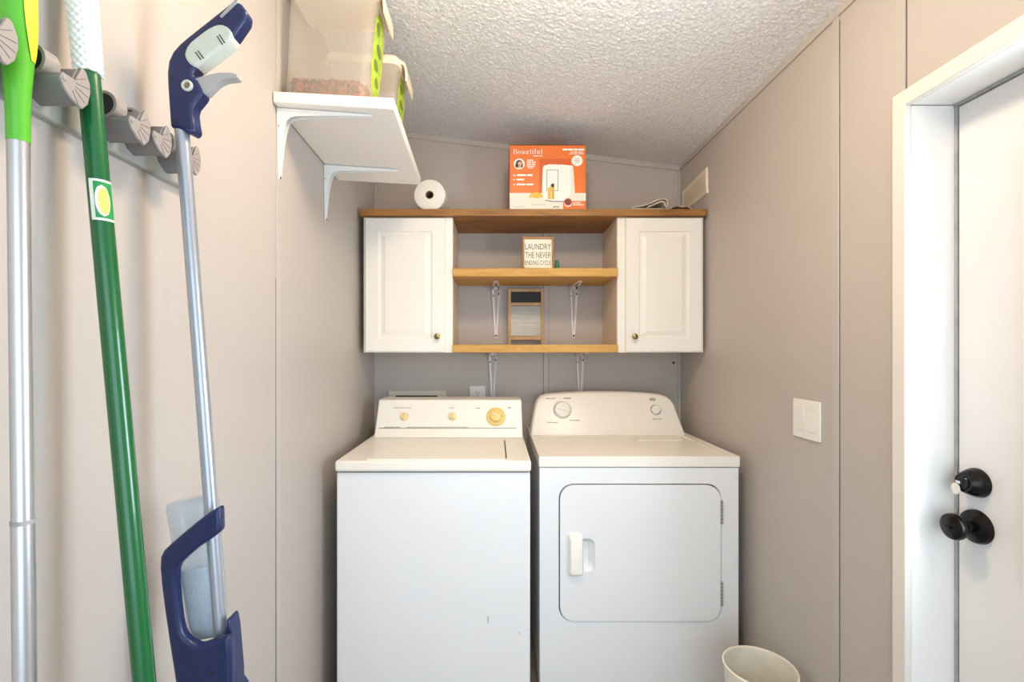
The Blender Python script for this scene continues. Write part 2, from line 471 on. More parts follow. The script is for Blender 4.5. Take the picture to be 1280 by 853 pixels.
# seam battens and cove strips
bt = 0.003
def batten(parent, *a): return mk('batten', B(*a), M['batten'], parent, bevel=0.0012, seg=1)
batten(wall_right, XR - bt, XR, 1.335, 1.360, 0, ceil_z(XR) - .024)
batten(wall_right, XR - bt, XR, 1.118, 1.143, DZ + .03, ceil_z(XR) - .024)
batten(wall_left, XL, XL + bt, 1.374, 1.398, 0, ceil_z(XL) - .024)
batten(wall_left, XL, XL + bt, 0.17, 0.194, 0, ceil_z(XL) - .024)
batten(wall_back, 0.243, 0.268, YB - bt, YB, 0, 2.28)
batten(wall_back, XL, XL + .012, YB - .006, YB, 0, ceil_z(XL) - .03)
batten(wall_back, XR - .012, XR, YB - .006, YB, 0, ceil_z(XR) - .03)
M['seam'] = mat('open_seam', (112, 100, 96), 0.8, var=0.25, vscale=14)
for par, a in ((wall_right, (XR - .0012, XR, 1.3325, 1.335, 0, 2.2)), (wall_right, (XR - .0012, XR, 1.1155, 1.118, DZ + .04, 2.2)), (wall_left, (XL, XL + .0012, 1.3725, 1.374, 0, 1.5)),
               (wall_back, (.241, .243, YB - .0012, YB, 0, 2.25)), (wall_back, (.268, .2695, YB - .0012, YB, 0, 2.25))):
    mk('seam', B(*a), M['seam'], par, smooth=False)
mk('cove_strip', B(XR - .006, XR, YN, YB, ceil_z(XR) - .026, ceil_z(XR) + .002), M['batten'], wall_right, bevel=.002)
mk('cove_strip', B(XL, XL + .006, YN, YB, ceil_z(XL) - .026, ceil_z(XL)), M['batten'], wall_left, bevel=.002)
bm = bmesh.new()
hexa(bm, [(XL, YB - .006, ceil_z(XL) - .03), (XR, YB - .006, ceil_z(XR) - .03), (XR, YB, ceil_z(XR) - .03), (XL, YB, ceil_z(XL) - .03)],
     [(XL, YB - .006, ceil_z(XL)), (XR, YB - .006, ceil_z(XR)), (XR, YB, ceil_z(XR)), (XL, YB, ceil_z(XL))])
mk('cove_strip', bm, M['batten'], wall_back, bevel=.002)

# ceiling lamp (lights the room from just above the picture)
LX, LY = 0.12, 0.97
lz = ceil_z(LX)
t = thing('ceiling_lamp', (LX, LY, lz - .02), 'round flush ceiling lamp with a lit frosted dome', 'ceiling lamp')
mk('base_ring', lathe(bmesh.new(), [(.135, .03), (.14, -.012), (.13, -.03)], (LX, LY, lz - .01)), M['white_paint'], t)
mk('dome', lathe(bmesh.new(), [(.125, -.03), (.125, -.06), (.11, -.095), (.08, -.12), (.04, -.132), (.0, -.135)], (LX, LY, lz - .01), n=24), M['lamp'], t)

# ------------------------------------------------------------------ entrance door
door = thing('door_1', (1.06, 0.66, 0), None, None, kind=S)
tag(door, 'white entrance door with window insert in a deep white jamb')
XT = XR - .015
tw = .036
mk('trim', B(XT, XR, DY1, DY1 + tw, 0, DZ + tw), M['trim_paint'], door, bevel=.002)
mk('trim', B(XT, XR, DY0 - tw, DY0, 0, DZ + tw), M['trim_paint'], door, bevel=.002)
mk('trim', B(XT, XR, DY0, DY1, DZ, DZ + tw), M['trim_paint'], door, bevel=.002)
XD = 1.04
mk('jamb', B(XR, XO - .005, DY1, DY1 + .019, 0, DZ), M['white_paint'], door, bevel=.0015)
mk('jamb', B(XR, XO - .005, DY0 - .019, DY0, 0, DZ), M['white_paint'], door, bevel=.0015)
mk('jamb', B(XR, XO - .005, DY0, DY1, DZ, DZ + .019), M['white_paint'], door, bevel=.0015)
mk('threshold', B(XT, XO, DY0, DY1, 0, .015), M['gasket'], door)
g = .006
bm = bmesh.new()
box(bm, XD - .004, XD + .02, DY1 - g, DY1, .015, DZ); box(bm, XD - .006, XD + .02, DY0, DY1, DZ - g, DZ)
mk('weatherstrip', bm, M['gasket'], door, bevel=.0015)
# slab with a window opening
WY0, WY1, WZ0, WZ1 = 0.375, 0.955, 0.826, 1.68
wi = .035
bm = bmesh.new()
sx0, sx1 = XD, XD + .042
y0, y1 = DY0 + .004, DY1 - g - .0025
z1 = DZ - g - .0025
box(bm, sx0, sx1, WY1 - wi, y1, .018, z1); box(bm, sx0, sx1, y0, WY0 + wi, .018, z1)
box(bm, sx0, sx1, WY0 + wi, WY1 - wi, .018, WZ0 + wi); box(bm, sx0, sx1, WY0 + wi, WY1 - wi, WZ1 - wi, z1)
bmesh.ops.remove_doubles(bm, verts=bm.verts, dist=1e-5)
mk('door_slab', bm, M['door_paint'], door)
fr = thing('dummy', (0, 0, 0), None, None)
bpy.data.objects.remove(fr)
bm = bmesh.new()
def rect_ring(bm, a, b, prof):
    """picture-frame ring in the Y-Z plane: prof = (inset, x) points swept round the rectangle"""
    loops = []
    for ins, x in prof:
        loops.append([(x, a[0] + ins, a[1] + ins), (x, b[0] - ins, a[1] + ins), (x, b[0] - ins, b[1] - ins), (x, a[0] + ins, b[1] - ins)])
    loops.append(loops[0])
    rows = [[bm.verts.new(p) for p in lp] for lp in loops[:-1]]
    rows.append(rows[0])
    for p, q in zip(rows, rows[1:]):
        for i in range(4):
            j = (i + 1) % 4
            bm.faces.new([p[i], p[j], q[j], q[i]])
    return bm
rect_ring(bm, (WY0, WZ0), (WY1, WZ1), [(0, XD), (.0, XD - .008), (.004, XD - .012), (.028, XD - .010), (.036, XD - .002), (.036, XD + .012), (.03, XD + .012), (.03, XD)])
wf = mk('window_frame', bm, M['white_paint'], door)
for zz in (at(1276, 232, .945).z, at(1276, 377, .945).z, at(1276, 555, .945).z, at(1276, 699, .945).z):
    mk('screw_plug', lathe(bmesh.new(), [(.005, 0), (.005, .002), (.003, .003)], (XD - .0113, WY1 - .016, zz), (-1, 0, 0), 12), M['dark'], wf)
mk('pane', B(XD + .012, XD + .018, WY0 + .03, WY1 - .03, WZ0 + .03, WZ1 - .03), M['glass'], door)
# deadbolt and knob
ly = 1.054
db = mk('deadbolt', lathe(bmesh.new(), [(.0315, 0), (.0315, .004), (.029, .012), (.022, .028), (.0195, .031), (.0185, .030), (.0, .030)], (XD, ly, 1.012), (-1, 0, 0), 40), M['bronze'], door)
mk('lock_cylinder', lathe(bmesh.new(), [(.0135, 0), (.0135, .0015), (.012, .003), (.0, .003)], (XD - .030, ly, 1.012), (-1, 0, 0), 28), M['bronze'], db)
mk('keyway', B(XD - .0345, XD - .033, ly - .0015, ly + .0015, 1.006, 1.017), M['dark'], db)
kb = mk('door_knob', lathe(bmesh.new(), [(.0365, 0), (.0365, .003), (.034, .009), (.022, .016), (.0125, .020), (.0115, .030), (.014, .034), (.023, .039), (.0275, .046), (.0285, .052), (.0265, .058), (.019, .062), (.0, .0625)], (XD, ly, .917), (-1, 0, 0), 44), M['bronze'], door)
mk('lock_button', B(XD - .068, XD - .0615, ly - .007, ly + .007, .9145, .9195), M['bronze'], kb, bevel=.001)
# key hanging from the deadbolt
kt = thing('key', (XD - .04, ly + .012, .985), 'small key in a clear sleeve hanging from the black deadbolt', 'key')
bm = bmesh.new()
prism(bm, [(a[0], a[1]) for a in circ(0, -.012, .010, .0125, 20)], lambda a, b: (XD - .0345 - .003, ly + .012 + a, 1.008 + b), lambda a, b: (XD - .0345, ly + .012 + a, 1.008 + b))
mk('key_sleeve', bm, M['key'], kt, bevel=.0008)
mk('key_blade', B(XD - .0365, XD - .0352, ly + .001, ly + .012, 1.009, 1.015), M['chrome'], kt)

# ------------------------------------------------------------------ washing machine
wx0, wx1, wyf, wyb, wt = -0.558, 0.122, 1.685, 2.36, 0.914
t = thing('washing_machine', ((wx0 + wx1) / 2, 2.0, 0), 'white top-loading washing machine with yellowed dials beside the left wall', 'washing machine', 'laundry machines')
body = mk('body', B(wx0 + .003, wx1 - .003, wyf + .012, wyb - .01, .03, wt - .043), M['appliance'], t, bevel=.006, seg=3)
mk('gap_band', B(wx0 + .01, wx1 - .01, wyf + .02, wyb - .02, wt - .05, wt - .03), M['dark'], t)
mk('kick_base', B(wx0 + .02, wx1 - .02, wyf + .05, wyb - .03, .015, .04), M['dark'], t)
for sx in (wx0 + .06, wx1 - .06):
    for sy in (wyf + .08, wyb - .08):
        mk('foot', lathe(bmesh.new(), [(.018, 0), (.022, .004), (.022, .012), (.012, .014), (.012, .03)], (sx, sy, 0), n=16), M['rubber'], t)
mk('top_panel', B(wx0, wx1, wyf, wyb, wt - .038, wt), M['appliance_cream'], t, bevel=.009, seg=4)
lid = mk('lid', B(-.453, .032, wyf + .016, 2.085, wt - .01, wt + .004), M['appliance_cream'], t, bevel=.003, seg=3)
mk('lid_hinge_slot', B(.034, .0385, wyf + .04, 2.07, wt - .004, wt + .0006), M['dark'], t)
bm = bmesh.new()
prism(bm, circ(-.22, 1.74, .05, .012, 24), lambda a, b: (a, b, wt + .0038), lambda a, b: (a, b, wt + .0046))
mk('lid_lift', bm, M['appliance_cream'], lid)
# console: sloped face
cz0, cz1, cyb, cyt = wt, 1.073, 2.121, 2.205
def wy(z): return cyb + (z - cz0) / (cz1 - cz0) * (cyt - cyb)
cx0, cx1 = -.535, .118
bm = bmesh.new()
loft(bm, [[(cx0, cyb, cz0), (cx1, cyb, cz0), (cx1, wyb, cz0), (cx0, wyb, cz0)],
          [(cx0 + .004, wy(cz0 + .02), cz0 + .02), (cx1 - .002, wy(cz0 + .02), cz0 + .02), (cx1 - .002, wyb, cz0 + .02), (cx0 + .004, wyb, cz0 + .02)],
          [(cx0 + .006, cyt, cz1), (cx1 - .003, cyt, cz1), (cx1 - .003, wyb - .02, cz1), (cx0 + .006, wyb - .02, cz1)]])
cons = mk('console', bm, M['appliance_cream'], t, bevel=.006, seg=3)
def on_slope(f, x, z, off): # point on a sloped face, lifted along its normal
    n = Vector((0, -1, (f(1.0) - f(0.9)) / 0.1)).normalized()
    return Vector((x, f(z), z)) + n * off, n
def slope_plate(f, x0, x1, z0, z1, off):
    bm = bmesh.new(); n = Vector((0, -1, (f(1.0) - f(0.9)) / 0.1)).normalized()
    b = [Vector((x, f(z), z)) for x, z in ((x0, z0), (x1, z0), (x1, z1), (x0, z1))]
    return hexa(bm, [p - n * .002 for p in b], [p + n * off for p in b])
mk('control_panel', slope_plate(wy, cx0 + .022, cx1 - .03, .955, 1.050, .0012), M['washer_panel'], cons, bevel=.0006, seg=1)
mk('panel_end', slope_plate(wy, cx1 - .078, cx1 - .032, .962, 1.046, .0020), M['card_white'], cons)
mk('panel_line', slope_plate(wy, cx0 + .02, cx1 - .028, .9525, .9545, .0016), M['print_grey'], cons)
bm = bmesh.new()
fy = lambda z: wy(z) - .0026
word_bars(bm, -.49, -.42, .957, .003, fy, 4); word_bars(bm, -.39, -.12, .9575, .0022, fy, 9)
word_bars(bm, -.46, -.38, 1.037, .0022, fy, 3); word_bars(bm, -.21, -.185, 1.037, .0022, fy, 1)
word_bars(bm, -.09, -.07, 1.036, .003, fy, 1); word_bars(bm, .052, .068, 1.037, .004, fy, 1)
mk('printed_lettering', bm, M['print_grey'], cons, smooth=False, fix=False)['kind'] = 'stuff'
for x in (-.405, -.192):
    p, n = on_slope(wy, x, 1.0, 0.001)
    k = mk('selector_knob', lathe(bmesh.new(), [(.0185, 0), (.0185, .004), (.015, .016), (.013, .018), (0, .0185)], p, n, 28), M['yellow_pale'], cons)
    mk('pointer', B(x - .0022, x + .0022, p.y - .022, p.y - .016, p.z - .008, p.z + .018), M['yellowed'], k, bevel=.001)
p, n = on_slope(wy, 0.0, 1.0, 0.001)
k = mk('timer_dial', lathe(bmesh.new(), [(.043, 0), (.043, .004), (.039, .008), (.030, .0085), (.028, .010), (.026, .022), (.023, .024), (0, .0245)], p, n, 48), M['yellowed'], cons)
a, u, v = frame_of(n)
bm = bmesh.new()
d = (Vector((1, 0, 0)) * .72 - Vector((0, n.z, -n.y)) * 0 + Vector((0, .3, -.62))).normalized(); d = (d - n * d.dot(n)).normalized(); e = n.cross(d)
c0 = p + n * .023
hexa(bm, [c0 + d * .024 + e * .005, c0 - d * .024 + e * .005, c0 - d * .024 - e * .005, c0 + d * .024 - e * .005],
     [c0 + d * .022 + e * .003 + n * .007, c0 - d * .022 + e * .003 + n * .007, c0 - d * .022 - e * .003 + n * .007, c0 + d * .022 - e * .003 + n * .007])
mk('dial_grip', bm, M['yellow_pale'], k, bevel=.001)
# scuffs on the front
yb = wyf + .0117
for (px, py, w, h) in ((505.5, 679, .004, .003), (610, 775, .006, .03), (649, 792, .003, .018), (662, 787, .003, .004)):
    q = at(px, py, yb)
    bm = flat(bmesh.new(), circ(q.x, q.z, w / 2, h / 2, 10), yb)
    mk('scuff_mark', bm, M['scuff'], body, smooth=False, fix=False)

# ------------------------------------------------------------------ dryer
dx0, dx1, dyf, dyb, dt = .159, .900, 1.80, 2.475, .905
t = thing('clothes_dryer', ((dx0 + dx1) / 2, 2.1, 0), 'white front-loading clothes dryer with rounded console beside the right wall', 'dryer', 'laundry machines')
body = mk('body', B(dx0 + .002, dx1 - .002, dyf + .004, dyb - .005, .03, dt - .042), M['appliance'], t)
ox0, ox1, oz0, oz1 = .236, .829, .297, .7985
bmc = bmesh.new()
prism(bmc, rrect(ox0 - .0035, ox1 + .0035, oz0 - .0035, oz1 + .0035, .054, 10), lambda a, b: (a, dyf - .05, b), lambda a, b: (a, dyf + .035, b))
bmesh.ops.translate(bmc, verts=bmc.verts, vec=-root_loc(t))
# cutter in the local frame of the body
me_off = root_loc(t)
bmesh.ops.translate(bmc, verts=bmc.verts, vec=me_off)
cut(body, bmc)
b = body.modifiers.new('bevel', 'BEVEL'); b.width = .003; b.segments = 2; b.limit_method = 'ANGLE'; b.angle_limit = math.radians(50)
mk('pocket_lining', B(ox0 - .003, ox1 + .003, dyf + .032, dyf + .0349, oz0 - .003, oz1 + .003), M['dark'], t)
dd = mk('door', prism(bmesh.new(), rrect(ox0, ox1, oz0, oz1, .052, 10), lambda a, b: (a, dyf - .001, b), lambda a, b: (a, dyf + .031, b)), M['appliance'], t)
bmc = bmesh.new()
hx = at(728, 690, dyf).x
loft(bmc, [[(a, dyf - .01, b) for a, b in rrect(hx - .03, hx + .047, .478, .604, .022, 6)],
           [(a, dyf + .004, b) for a, b in rrect(hx - .03, hx + .044, .482, .600, .022, 6)],
           [(a, dyf + .020, b) for a, b in rrect(hx - .03, hx + .024, .50, .585, .018, 6)]])
cut(dd, bmc)
b = dd.modifiers.new('bevel', 'BEVEL'); b.width = .002; b.segments = 2; b.limit_method = 'ANGLE'; b.angle_limit = math.radians(50)
bm = bmesh.new()
loft(bm, [[(a, dyf + .001, b) for a, b in rrect(.266, hx, .468, .620, .008, 5)],
          [(a, dyf - .013, b) for a, b in rrect(.268, hx, .470, .618, .008, 5)],
          [(a, dyf - .020, b) for a, b in rrect(.274, hx - .004, .478, .606, .006, 5)]])
mk('door_handle', bm, M['appliance_cream'], dd)
for (za, zb) in ((.655, .742), (.352, .442)):
    h = mk('hinge', B(ox1 - .002, ox1 + .007, dyf - .0015, dyf + .03, za, zb), M['gasket'], t, bevel=.001)
    for q in range(7):
        zz = za + (q + .5) * (zb - za) / 7
        mk('hinge_knuckle', B(ox1 - .001, ox1 + .008, dyf - .003, dyf + .0, zz - .004, zz + .004), M['print_grey'], h)
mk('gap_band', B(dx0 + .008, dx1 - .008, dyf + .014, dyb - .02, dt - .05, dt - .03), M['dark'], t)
for sx in (dx0 + .06, dx1 - .06):
    for sy in (dyf + .08, dyb - .08):
        mk('foot', lathe(bmesh.new(), [(.018, 0), (.022, .004), (.022, .012), (.012, .014), (.012, .032)], (sx, sy, 0), n=16), M['rubber'], t)
tp = mk('top_panel', B(dx0, dx1, dyf, dyb, dt - .039, dt), M['appliance_cream'], t)
cut(tp, B(dx0 + .045, dx1 - .045, dyf + .05, 2.235, dt - .003, dt + .1))
b = tp.modifiers.new('bevel', 'BEVEL'); b.width = .007; b.segments = 3; b.limit_method = 'ANGLE'; b.angle_limit = math.radians(50); b.use_clamp_overlap = True
# lint screen flap
lf = mk('lint_screen_flap', B(.62, .81, 2.13, 2.225, dt - .004, dt + .0005), M['appliance_cream'], t, bevel=.0015)
mk('flap_grip', B(.625, .645, 2.135, 2.215, dt, dt + .006), M['knob_white'], lf, bevel=.003)
# console, an arched and rounded shape leaning back
dz0, dz1, dyc0, dyc1 = dt, 1.097, 2.26, 2.345
def dy(z): return dyc0 + (z - dz0) / (dz1 - dz0) * (dyc1 - dyc0)
out = [(.161, dz0), (.163, dz0 + .02), (.186, 1.035), (.196, 1.058), (.214, 1.076), (.244, 1.085), (.33, 1.092), (.45, 1.0965), (.53, 1.097), (.62, 1.096), (.72, 1.091), (.79, 1.084), (.818, 1.075), (.836, 1.058), (.848, 1.035), (.874, dz0 + .02), (.878, dz0)]
bm = bmesh.new()
cxm = .52
loops = []
def ring(sc, off, yy=None):
    r = []
    for x, z in out:
        xx = cxm + (x - cxm) * (1 - sc); zz = z if z <= dz0 + .0201 else dz0 + (z - dz0) * (1 - sc * 1.6)
        r.append((xx, (dy(zz) + off) if yy is None else yy, zz))
    return r
loft(bm, [ring(.03, -.004), ring(.012, -.001), ring(.0, .012), ring(0.0, .05), ring(.03, 0, dyb - .01)])
cons = mk('console', bm, M['appliance_cream'], t, angle=60)
fy = lambda z: dy(z) - .0048
def dknob(name, x, z, R, h, parent):
    p, n = on_slope(dy, x, z, .003)
    k = mk(name, lathe(bmesh.new(), [(R, 0), (R, .004), (R * .93, h * .8), (R * .85, h), (0, h)], p, n, 40), M['knob_white'], parent)
    r = mk('knob_ring', lathe(bmesh.new(), [(R + .0025, -.002), (R + .0025, .0012), (R, .0016)], p, n, 40), M['gasket'], k)
    return k, p, n
k, p, n = dknob('timer_knob', .313, 1.0125, .040, .018, cons)
d = Vector((.93, .1, -.3)); d = (d - n * d.dot(n)).normalized(); e = n.cross(d); c0 = p + n * .017
bm = bmesh.new()
hexa(bm, [c0 + d * .036 + e * .007, c0 - d * .036 + e * .007, c0 - d * .036 - e * .007, c0 + d * .036 - e * .007],
     [c0 + d * .034 + e * .004 + n * .010, c0 - d * .034 + e * .004 + n * .010, c0 - d * .034 - e * .004 + n * .010, c0 + d * .034 - e * .004 + n * .010])
mk('knob_grip', bm, M['card_white'], k, bevel=.002)
k, p, n = dknob('start_knob', .753, 1.012, .022, .016, cons)
mk('knob_bezel', lathe(bmesh.new(), [(.0245, 0), (.0245, .006), (.0215, .008), (.0215, .004)], p, n, 36), M['chrome'], k)
bm = bmesh.new()
word_bars(bm, .235, .283, 1.0645, .0035, fy, 2); word_bars(bm, .322, .357, 1.0645, .0045, fy, 1)
word_bars(bm, .238, .288, .957, .0035, fy, 2); word_bars(bm, .345, .392, .966, .0035, fy, 2)
word_bars(bm, .733, .777, .972, .0035, fy, 2)
mk('printed_lettering', bm, M['print_grey'], cons, smooth=False, fix=False)['kind'] = 'stuff'
bm = bmesh.new()
for q, w in ((0, .012), (.0045, .016), (.009, .012)):
    word_bars(bm, .745 - w, .745 + w, 1.056 + q, .0034, fy, 2)
mk('maker_badge', bm, M['print_grey'], cons, smooth=False, fix=False)['kind'] = 'stuff'

# ------------------------------------------------------------------ wall cabinets and shelves on the back wall
CF = 2.166                                   # front of the cabinet doors
zc0, zc1 = at(0, 441, CF).z, at(0, 270.5, CF).z
def panel_door(x0, x1, z0, z1, yf, stile):
    """raised-panel door built from nested rectangles (inset, depth)"""
    prof = [(0, .019), (0, .002), (.002, 0), (stile, 0), (stile + .004, .005), (stile + .012, .006), (stile + .030, .001), (stile + .032, .0)]
    bm = bmesh.new()
    loops = [[(x0 + i, yf + y, z0 + i), (x1 - i, yf + y, z0 + i), (x1 - i, yf + y, z1 - i), (x0 + i, yf + y, z1 - i)] for i, y in prof]
    return loft(bm, loops)
def cabinet(x0, x1, dxa, dxb, kx, label):
    t = thing('wall_cabinet', ((x0 + x1) / 2, 2.33, zc0), label, 'cabinet', 'white wall cabinets')
    yf = CF + .0195
    th = .016
    bm = bmesh.new()
    box(bm, x0, x0 + th, yf + .018, YB - .001, zc0, zc1); box(bm, x1 - th, x1, yf + .018, YB - .001, zc0, zc1)
    box(bm, x0 + th, x1 - th, yf + .018, YB - .001, zc0 + .01, zc0 + .026); box(bm, x0 + th, x1 - th, yf + .018, YB - .001, zc1 - .016, zc1)
    box(bm, x0 + th, x1 - th, YB - .008, YB - .002, zc0 + .026, zc1 - .016)
    mk('body', bm, M['cab_side'], t)
    bm = bmesh.new()
    box(bm, x0, x0 + .04, yf, yf + .018, zc0, zc1); box(bm, x1 - .04, x1, yf, yf + .018, zc0, zc1)
    box(bm, x0 + .04, x1 - .04, yf, yf + .018, zc0, zc0 + .04); box(bm, x0 + .04, x1 - .04, yf, yf + .018, zc1 - .04, zc1)
    mk('face_frame', bm, M['cabinet'], t, bevel=.001)
    d = mk('door', panel_door(dxa, dxb, zc0 + .004, zc1 - .008, CF, .058), M['cabinet'], t, angle=20)
    kz = at(0, 421, CF).z
    mk('knob', lathe(bmesh.new(), [(.008, 0), (.006, .003), (.006, .010), (.011, .014), (.0135, .019), (.012, .024), (.006, .027), (0, .0275)], (kx, CF, kz), (0, -1, 0), 24), M['brass'], d)
    return t
X = lambda px, d=CF: at(px, 0, d).x
cabinet(X(453), X(565.5), X(456.5), X(556.5), X(547), 'white raised-panel wall cabinet nearest the left wall, under the towel roll')
cabinet(X(773), X(881.5), X(782.5), X(878), X(792.4), 'white raised-panel wall cabinet against the right wall, under the folded cloth')
CLX1, CRX0 = X(565.5), X(773)
# top plank
pz0, pz1 = zc1 + .0006, zc1 + .0006 + .031
plank = tag(mk('shelf_board', B(X(450), X(882.5), CF - .004, YB - .001, pz0, pz1), M['plank'], bevel=.002, loc=(.16, 2.33, pz0)),
            'long brown stained wooden plank lying across both white cabinets', 'shelf')
m1z0, m1z1 = at(0, 345.8, CF - .005).z, at(0, 335, CF - .005).z
mid = tag(mk('shelf_board', B(CLX1 + .001, CRX0 - .001, CF - .002, YB - .012, m1z0, m1z1), M['pine'], bevel=.004, seg=3, loc=(.17, 2.33, m1z0)),
          'golden pine shelf between the cabinets carrying the framed laundry sign', 'shelf', 'pine shelves between the cabinets')
m2z0, m2z1 = at(0, 441, CF - .005).z, at(0, 431, CF - .005).z
low = tag(mk('shelf_board', B(CLX1 + .001, CRX0 - .001, CF - .002, YB - .012, m2z0, m2z1), M['pine'], bevel=.003, seg=2, loc=(.17, 2.33, m2z0)),
          'golden pine shelf between the cabinets carrying the washboard', 'shelf', 'pine shelves between the cabinets')

# stamped metal shelf brackets: wall leg and arm, each a channel of two flanges on a web
def bracket(L1, L2, h0, h1, m, label, group, deep=.026, drop=0.0):
    t = thing('shelf_bracket', (0, 0, 0), label, 'bracket', group)
    def half(dist, L): return h0 + (h1 - h0) * min(1, dist / L)
    prof = [(0, 0), (L2, 0), (L2 + .004, -.002), (L2, -.005), (L2 * .5, -deep * .55), (deep * 2.2, -deep * .82), (deep * 1.5, -deep * 1.05), (deep * 1.12, -deep * 1.45), (deep * .86, -deep * 2.2), (deep * .55, -L1 * .5), (.005, -L1), (.002, -L1 - .004), (0, -L1)]
    bm = bmesh.new()
    for s in (-1, 1):
        a, b2 = [], []
        for y, z in prof:
            w = half(max(y, -z), L2 if y > -z else L1)
            a.append((s * w, -y, z - y * drop)); b2.append((s * (w - .0022), -y, z - y * drop))
        loft(bm, [a, b2])
    mk('flanges', bm, m, t)
    k = 10
    tine = lambda w: max(0.0, w - max(.0095, h1 * .8))          # inner edge of each tine: the middle is open
    bm = bmesh.new()
    for s in (-1, 1):
        rows = []
        for i in range(k + 1):
            w = half(i / k * L1, L1); z = -i / k * L1
            rows.append([(s * tine(w), -.0002, z), (s * w, -.0002, z), (s * w, -.0028, z), (s * tine(w), -.0028, z)])
        loft(bm, rows)
    box(bm, -h0 * .9, h0 * .9, -.0028, -.0002, -.016, 0)
    prism(bm, circ(0, -L1, h1 * 1.0, n=16), lambda a, b: (a, -.0002, b), lambda a, b: (a, -.003, b))
    mk('wall_leg', bm, m, t)
    bm = bmesh.new()
    for s in (-1, 1):
        rows = []
        for i in range(k + 1):
            w = half(i / k * L2, L2); y = i / k * L2
            rows.append([(s * tine(w), -y, -.0002 - y * drop), (s * w, -y, -.0002 - y * drop), (s * w, -y, -.0028 - y * drop), (s * tine(w), -y, -.0028 - y * drop)])
        loft(bm, rows)
    mk('shelf_arm', bm, m, t)
    for x, z in ((0, -L1 + .002), (-h0 + .006, -.050), (h0 - .006, -.040)):
        mk('screw', lathe(bmesh.new(), [(.0048, 0), (.0048, .0015), (.003, .003), (0, .0032)], (x, -.0030, z), (0, -1, 0), 12), M['screw'], t)
    return t
# small ones on the back wall
bA = bracket(.255, .20, .0215, .0085, M['bracket_grey'], 'white metal bracket under the middle shelf, left of the washboard', 'shelf brackets on the back wall', deep=.020)
bA.location = (at(620, 0, YB).x, YB - .0005, m1z0 - .0005)
for (px, z0, rz, lab) in ((717, m1z0, -.0, 'white metal bracket under the middle shelf, right of the washboard'),
                          (616, m2z0, .05, 'white metal bracket under the lower shelf, beside the wall outlet'),
                          (725, m2z0, -.03, 'white metal bracket under the lower shelf, above the dryer')):
    o = copy_tree(bA); o['label'] = lab
    o.location = (at(px, 0, YB).x, YB - .0005, z0 - .0005)
    if z0 == m2z0:
        pass

# ------------------------------------------------------------------ things on and around the shelves
# orange box
bx0, bx1 = at(637, 0, 2.185).x, at(732, 0, 2.185).x
bz0, bz1 = pz1 + .0003, at(0, 181.5, 2.185).z
by = 2.178
t = thing('appliance_box', ((bx0 + bx1) / 2, 2.31, bz0), 'orange printed cardboard box with a white air fryer picture on the top plank', 'box')
mk('carton', B(bx0, bx1, by, by + .27, bz0, bz1 - .004), M['orange'], t, bevel=.0015)
bm = bmesh.new()
W, H = bx1 - bx0, bz1 - bz0
hexa(bm, [(bx0, by, bz1 - .004), (bx0 + W * .7, by, bz1 - .004), (bx0 + W * .7, by + .13, bz1 - .004), (bx0, by + .13, bz1 - .004)],
     [(bx0, by + .001, bz1 - .001), (bx0 + W * .7, by + .001, bz1 - .004 + .0015), (bx0 + W * .7, by + .13, bz1 - .001), (bx0, by + .13, bz1 - .001)])
mk('top_flap', bm, M['card_brown'], t)
mk('open_flap', B(bx0 + W * .7, bx1 - .001, by + .002, by + .13, bz1 - .0045, bz1 - .0005), M['card_brown'], t)
U = lambda u: bx0 + u * W
V = lambda v: bz0 + (1 - v) * H
def print_part(name, shapes, m, lay, parent=t):
    bm = bmesh.new()
    for i_, s in enumerate(shapes): flat(bm, [(U(a), V(b)) for a, b in s], by - .0003 - .0003 * lay - .00003 * i_)
    return mk(name, bm, m, parent, smooth=False, fix=False)
rc = lambda a, b, c, d: [(a, d), (c, d), (c, b), (a, b)]
ci = lambda a, b, r, n=24: [(a + r * math.cos(2 * PI * i / n), b - r * (W / H) * math.sin(2 * PI * i / n)) for i in range(n)]
print_part('printed_backdrop', [rc(.39, .22, .80, .74)], M['orange_dark'], 0)
print_part('printed_counter', [rc(0, .742, 1, 1)], M['cream_print'], 1)
print_part('printed_corner', [rc(.70, .865, 1, 1)], M['orange'], 2)
pic = print_part('printed_air_fryer', [[(.43, .80), (.425, .70), (.435, .36), (.45, .325), (.52, .305), (.70, .31), (.82, .325), (.835, .36), (.855, .72), (.85, .80), (.82, .845), (.70, .865), (.55, .862), (.46, .845)][::-1] if False else
           [(.46, .845), (.55, .862), (.70, .865), (.82, .845), (.85, .80), (.855, .72), (.835, .36), (.82, .325), (.70, .31), (.52, .305), (.45, .325), (.435, .36), (.425, .70), (.43, .80)]], M['card_white'], 3)
print_part('printed_shade', [[(.76, .85), (.82, .845), (.85, .80), (.855, .72), (.835, .36), (.81, .34), (.80, .36), (.80, .75)]], M['cream_print'], 4)
print_part('printed_shade', [[(.46, .845), (.55, .862), (.70, .865), (.76, .85), (.70, .882), (.55, .88), (.47, .862)]], M['print_grey'], 4)
fw = .006
print_part('printed_screen', [rc(.485, .39, .485 + fw, .71), rc(.635 - fw, .39, .635, .71), rc(.485, .39, .635, .39 + fw), rc(.485, .71 - fw, .635, .71)], M['black_print'], 5)
print_part('printed_handle', [[(.55, .84), (.585, .84), (.585, .60), (.57, .59), (.55, .61)]], M['gold_print'], 6)
print_part('printed_handle', [[(.50, .84), (.545, .84), (.545, .65), (.50, .66)]], M['food_print'], 6)
print_part('printed_dial', [ci(.562, .63, .024)], M['black_print'], 7)
print_part('printed_food', [ci(.30, .775, .03, 9), ci(.345, .765, .034, 9), ci(.39, .775, .03, 9), ci(.33, .795, .028, 9), ci(.37, .80, .026, 9), ci(.27, .80, .018, 8), ci(.42, .795, .02, 8)], M['food_print'], 5)
